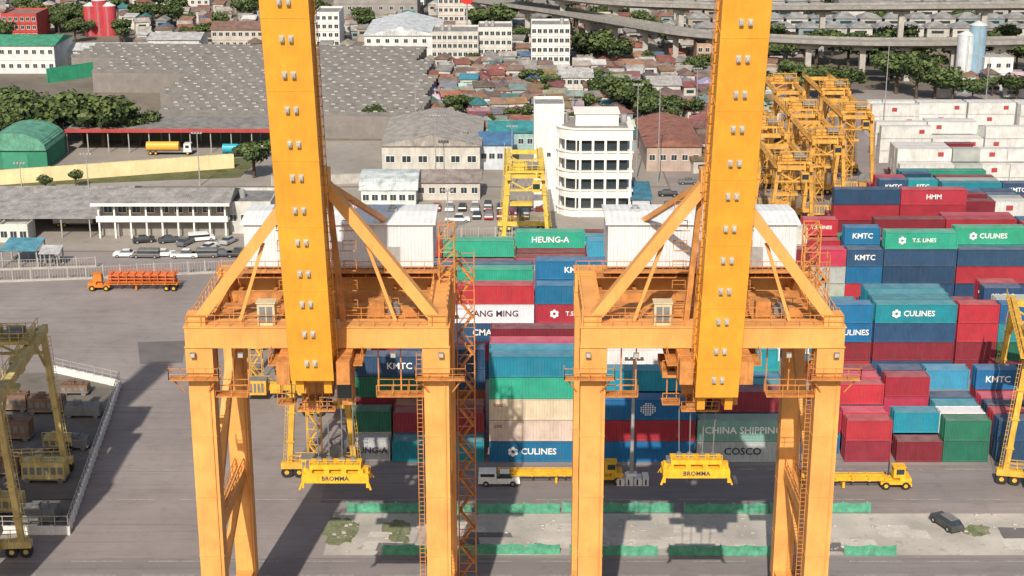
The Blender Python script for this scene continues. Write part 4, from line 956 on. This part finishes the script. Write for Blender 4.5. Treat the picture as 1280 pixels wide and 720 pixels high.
for k in range(34):
    px=random.uniform(-40,1320); py=random.uniform(-45,0)
    blk(px,px+random.uniform(20,60),py,random.uniform(7,18),16,4,6,random.choice([W_,(.5,.48,.45),(.6,.55,.5),(.4,.4,.4)]),random.choice([(.3,.3,.3),(.3,.15,.1),(.4,.4,.4)]),random.choice(['flat','gx']))
zone(600,790,96,186,5.3)
zone(490,668,84,150,5.6)
zone(790,985,92,150,5.5)
zone(385,520,142,160,6)
zone(880,960,155,215,6.5)
zone(560,1000,55,92,6.3)
zone(180,560,18,64,8)
zone(600,980,5,50,8)
zone(0,180,-10,36,10)
zone(1180,1300,104,120,7)
for row in range(7):
    x=70
    while x<270: house(x,565+row*26,rot=0,rcl=((.27,.27,.275),"grey"),ti=5,grp="rows of grey-roofed townhouses"); x+=9.2
HQ.sort(key=lambda a:a[1])
for (x,y,rt,(c,wn),ti,grp) in HQ[:300]:
    c=[v*random.uniform(.75,1.25) for v in c]; w_,r_,g_=HT[ti]
    o=ob("house",w_,(x,y,0),None,rt,label="small %s-roofed house in the dense settlement"%wn if grp[0]=='s' else "grey-roofed townhouse in a regular row",cat="house",group=grp,color=random.choice(WCOL))
    ob("roof",r_,(0,0,0),o,color=c); ob("window",g_,(0,0,0),o)
rest=HQ[300:]
if rest:
    rc_=sorted(set(c for _,_,_,(c,_n),_,_ in rest)); mats=[M("far_roof",c,.8,.5,.4,dirtamt=.5,grime=.3) for c in rc_]+[M("far_house_wall",c,.9,.3,.3,streak=.4) for c in WCOL]+[GLASS]
    bb_=B()
    for (x,y,rt,(c,wn),ti,grp) in rest:
        cs,sn=math.cos(rt),math.sin(rt); wi=len(rc_)+random.randrange(len(WCOL))
        for src,mi in zip(HB[ti],(wi,rc_.index(c),len(mats)-1)):
            bb_.add([(x+vx*cs-vy*sn,y+vx*sn+vy*cs,vz) for vx,vy,vz in src.v],src.f,mi)
    mk(bb_,"distant_houses",mats,kind="stuff",label="dense far-off carpet of small low-rise houses",cat="houses")
def silo(px,py,r,h,c,lab):
    x,y=G(px,py); R=ob("silo",None,(x,y,0),label=lab,cat="silo")
    b=B(); b.cyl((0,0,0),(0,0,h),r,24,0); mk(b,"tank_wall",[OCP],parent=R,color=c)
    b=B(); b.cyl((0,0,h+.01),(0,0,h+1.2),r+.1,24,0,r*.2); mk(b,"cone_roof",[OCP],parent=R,color=(.6,.6,.6))
    b=B(); b.beam((-.2,-r-.1,.1),(-.2,-r-.1,h),.12); b.beam((.2,-r-.1,.1),(.2,-r-.1,h),.12); mk(b,"ladder",[STEEL],parent=R)
for k in range(3): silo(116+k*11,44,2.7,11+(k%2)*2,(.5,.05,.07),"red cylindrical silo at the factory")
silo(1203,104,2.6,15,(.62,.66,.7),"tall white cement silo at the plant"); silo(1217,104,2.6,18,(.25,.40,.52),"tall pale blue cement silo at the plant")
building(1228,1264,107,8,12,(.72,.72,.72),(.5,.5,.5),'flat',2,3,"plant_building","white plant building beside the silos","building")
x,y=G(584,60); R=ob("billboard",None,(x,y,0),label="round red sign on a tall mast",cat="sign")
b=B(); b.cyl((0,0,0),(0,0,16),.3,8); mk(b,"mast",[STEEL],parent=R)
b=B(); b.cyl((0,-.3,18),(0,.3,18),2.6,20); mk(b,"sign_panel",[M("sign_red",(.6,.03,.03),.5,.2,1)],parent=R)
# ---------------------------------------------------------------- elevated roads
def viaduct(pts,z,wd,lab,ps=26):
    R=ob("elevated_road",None,(0,0,0),label=lab,cat="bridge")
    P_=[Vector((x,y,0)) for x,y in pts]; S=[]
    n=len(P_)
    for i in range(n-1):
        p0=P_[max(0,i-1)];p1=P_[i];p2=P_[i+1];p3=P_[min(n-1,i+2)]
        for k in range(12):
            t=k/12; S.append(.5*((2*p1)+(p2-p0)*t+(2*p0-5*p1+4*p2-p3)*t*t+(3*p1-p0-3*p2+p3)*t**3))
    S.append(P_[-1])
    prof=[(-wd/2,.8),(-wd/2+.25,.8),(-wd/2+.25,0.1),(wd/2-.25,0.1),(wd/2-.25,.8),(wd/2,.8),(wd/2,-.35),(wd*.25,-1.3),(-wd*.25,-1.3),(-wd/2,-.35)]
    vs=[];fs=[];m=len(prof);b=B()
    for i,p in enumerate(S):
        d=(S[min(i+1,len(S)-1)]-S[max(i-1,0)]).normalized(); nn=Vector((-d.y,d.x,0))
        for a,c in prof: vs.append(tuple(p+nn*a+Vector((0,0,z+c))))
    for i in range(len(S)-1):
        for k in range(m): fs.append((i*m+k,i*m+(k+1)%m,(i+1)*m+(k+1)%m,(i+1)*m+k))
    b.add(vs,fs); mk(b,"deck",[CONCD],parent=R)
    acc=0
    for i in range(1,len(S)):
        acc+=(S[i]-S[i-1]).length
        if acc>ps:
            acc=0; c=B(); c.box(-.9,.9,-.9,.9,-.02,z-2.5); c.box(-wd*.3,wd*.3,-1.0,1.0,z-2.5,z-1.31)
            mk(c,"pier",[CONC],parent=R,loc=(S[i].x,S[i].y,0))
viaduct([G(590,-2,12),G(700,14,12),G(800,31,12),G(870,42,12),G(980,49,12),G(1120,53,12),G(1330,50,12)],12,10,"curved concrete elevated expressway on piers",14)
viaduct([G(640,-12,17),G(760,2,17),G(870,7,17),G(980,9,17),G(1330,6,17)],17,9,"higher concrete elevated expressway on tall piers",22)
# ---------------------------------------------------------------- trees
def tree_meshes(seed,n=1700):
    rnd=random.Random(seed); lobes=[]
    for k in range(11):
        a=rnd.uniform(0,6.28); r=rnd.uniform(.1,.75); lobes.append((math.cos(a)*r,math.sin(a)*r,rnd.uniform(-.35,.55),rnd.uniform(.25,.5)))
    b=B()
    for i in range(n):
        lx,ly,lz,lr=rnd.choice(lobes); v=Vector((rnd.gauss(0,1),rnd.gauss(0,1),rnd.gauss(0,1))).normalized()
        rr=lr*rnd.uniform(.6,1.08); p=Vector((lx,ly,lz*.8))+v*rr; p.z=p.z*.75
        s=rnd.uniform(.035,.085); a=Vector((rnd.gauss(0,1),rnd.gauss(0,1),rnd.gauss(0,.6))).normalized(); c=a.cross(v+Vector((.01,.3,.2))).normalized()
        b.add([p-a*s-c*s*.6,p+a*s*.9-c*s,p+a*s+c*s*.7,p-a*s*.7+c*s],[(0,1,2,3)],0 if (v.z>0 and rnd.random()<.75) else 1)  # light from above painted in: paler upper leaves, dark undersides
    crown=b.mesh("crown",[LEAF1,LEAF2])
    t=B(); t.cyl((0,0,-1.15),(.02,0,-.2),.075,8,0,.05)
    for k in range(5):
        lx,ly,lz,lr=lobes[k]; t.cyl((.01,0,-.5+.08*k),(lx*.8,ly*.8,lz*.6),.035,6,0,.012)
    return crown,t.mesh("trunk",[TRUNK])
TR=[tree_meshes(s) for s in(1,2,3,4)]
NT=0
def tree(px,py,h,lab="broad leafy green tree with an uneven crown",wx=1.0):
    global NT
    NT+=1
    x,y=G(px,py); cr,tk=random.choice(TR)
    R=ob("tree",None,(x,y,0),None,random.uniform(0,6.28),label=lab,cat="tree",group="leafy trees around the port")
    s=h/1.85; sc=(s*wx,s*wx,s)
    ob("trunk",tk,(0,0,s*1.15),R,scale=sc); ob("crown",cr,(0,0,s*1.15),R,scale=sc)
for px,py,h in[(15,190,12),(45,182,11),(78,184,14),(105,178,12),(130,184,14),(155,182,13),(176,182,9),(30,168,13),(92,166,12),(124,168,12),(10,152,10),(5,175,12),
 (318,222,10),(585,208,8),(790,152,13),(805,158,11),(776,150,12),(748,84,13),(765,86,12),(735,82,10),(610,48,12),(630,50,13),(595,46,11),(655,60,9),(470,168,9),(490,166,8),(660,114,7),(75,278,5),(95,234,4),(58,238,4),
 (1010,122,10),(1035,125,11),(1060,118,9),(1120,118,13),(1145,122,14),(1168,124,12),(1110,104,11),(1135,100,12),(1190,126,8),(1215,128,7),(1085,78,9),(990,112,9),(975,120,8),(1120,66,10),
 (1170,100,9),(1100,40,9),(1200,36,9),(1260,60,9),(970,84,9),(960,60,9),(880,96,8),(720,36,9),(700,44,9),(770,30,10),(800,40,9),(350,60,9),(240,56,8),(260,52,8),(150,52,8),(75,40,9),(90,30,9),(180,30,9),(210,34,9),(50,14,12),(400,30,9),(380,20,10),(345,30,9),(0,60,8),(1040,70,9),(1000,76,9),(1240,120,7),(1270,124,8),
 (900,76,11),(930,80,10),(1020,82,12),(1060,84,11),(1095,86,12),(1150,82,11),(1190,84,10),(1235,82,11),(1270,86,11),(840,66,10),(810,56,10)]:
    tree(px,py+random.uniform(-1,1),h*random.uniform(.9,1.1),wx=random.uniform(.95,1.25))
for k in range(70): tree(random.uniform(-20,1300),random.uniform(-30,34),random.uniform(7,12))
for k in range(60): tree(random.uniform(560,990),random.uniform(64,175),random.uniform(4,8))
for k in range(26): tree(random.uniform(0,560),random.uniform(30,56),random.uniform(6,10))
def pole(px,py,h,lab="tall slim grey lamp pole"):
    x,y=G(px,py); R=ob("lamp_pole",None,(x,y,0),label=lab,cat="lamp post",group="slim lamp poles around the yard")
    b=B(); b.cyl((0,0,0),(0,0,h),.16,8,0,.08); mk(b,"pole",[STEEL],parent=R)
    b=B(); b.box(-1.1,1.1,-.12,.12,h,h+.12)
    for k in(-1,-.35,.35,1): b.box(k-.22,k+.22,-.4,.1,h+.121,h+.45)
    mk(b,"lamp_head",[STEEL],parent=R)
for a in[(1103,175,26),(795,225,22),(822,230,24),(545,232,16),(113,262,12),(560,300,10),(905,235,18),(250,232,12),(30,262,10),(640,235,14),(520,172,14),(1232,128,14),(716,150,12),(870,150,14)]: pole(*a)
print("containers",NCONT,"houses",len(HQ),"trees",NT)
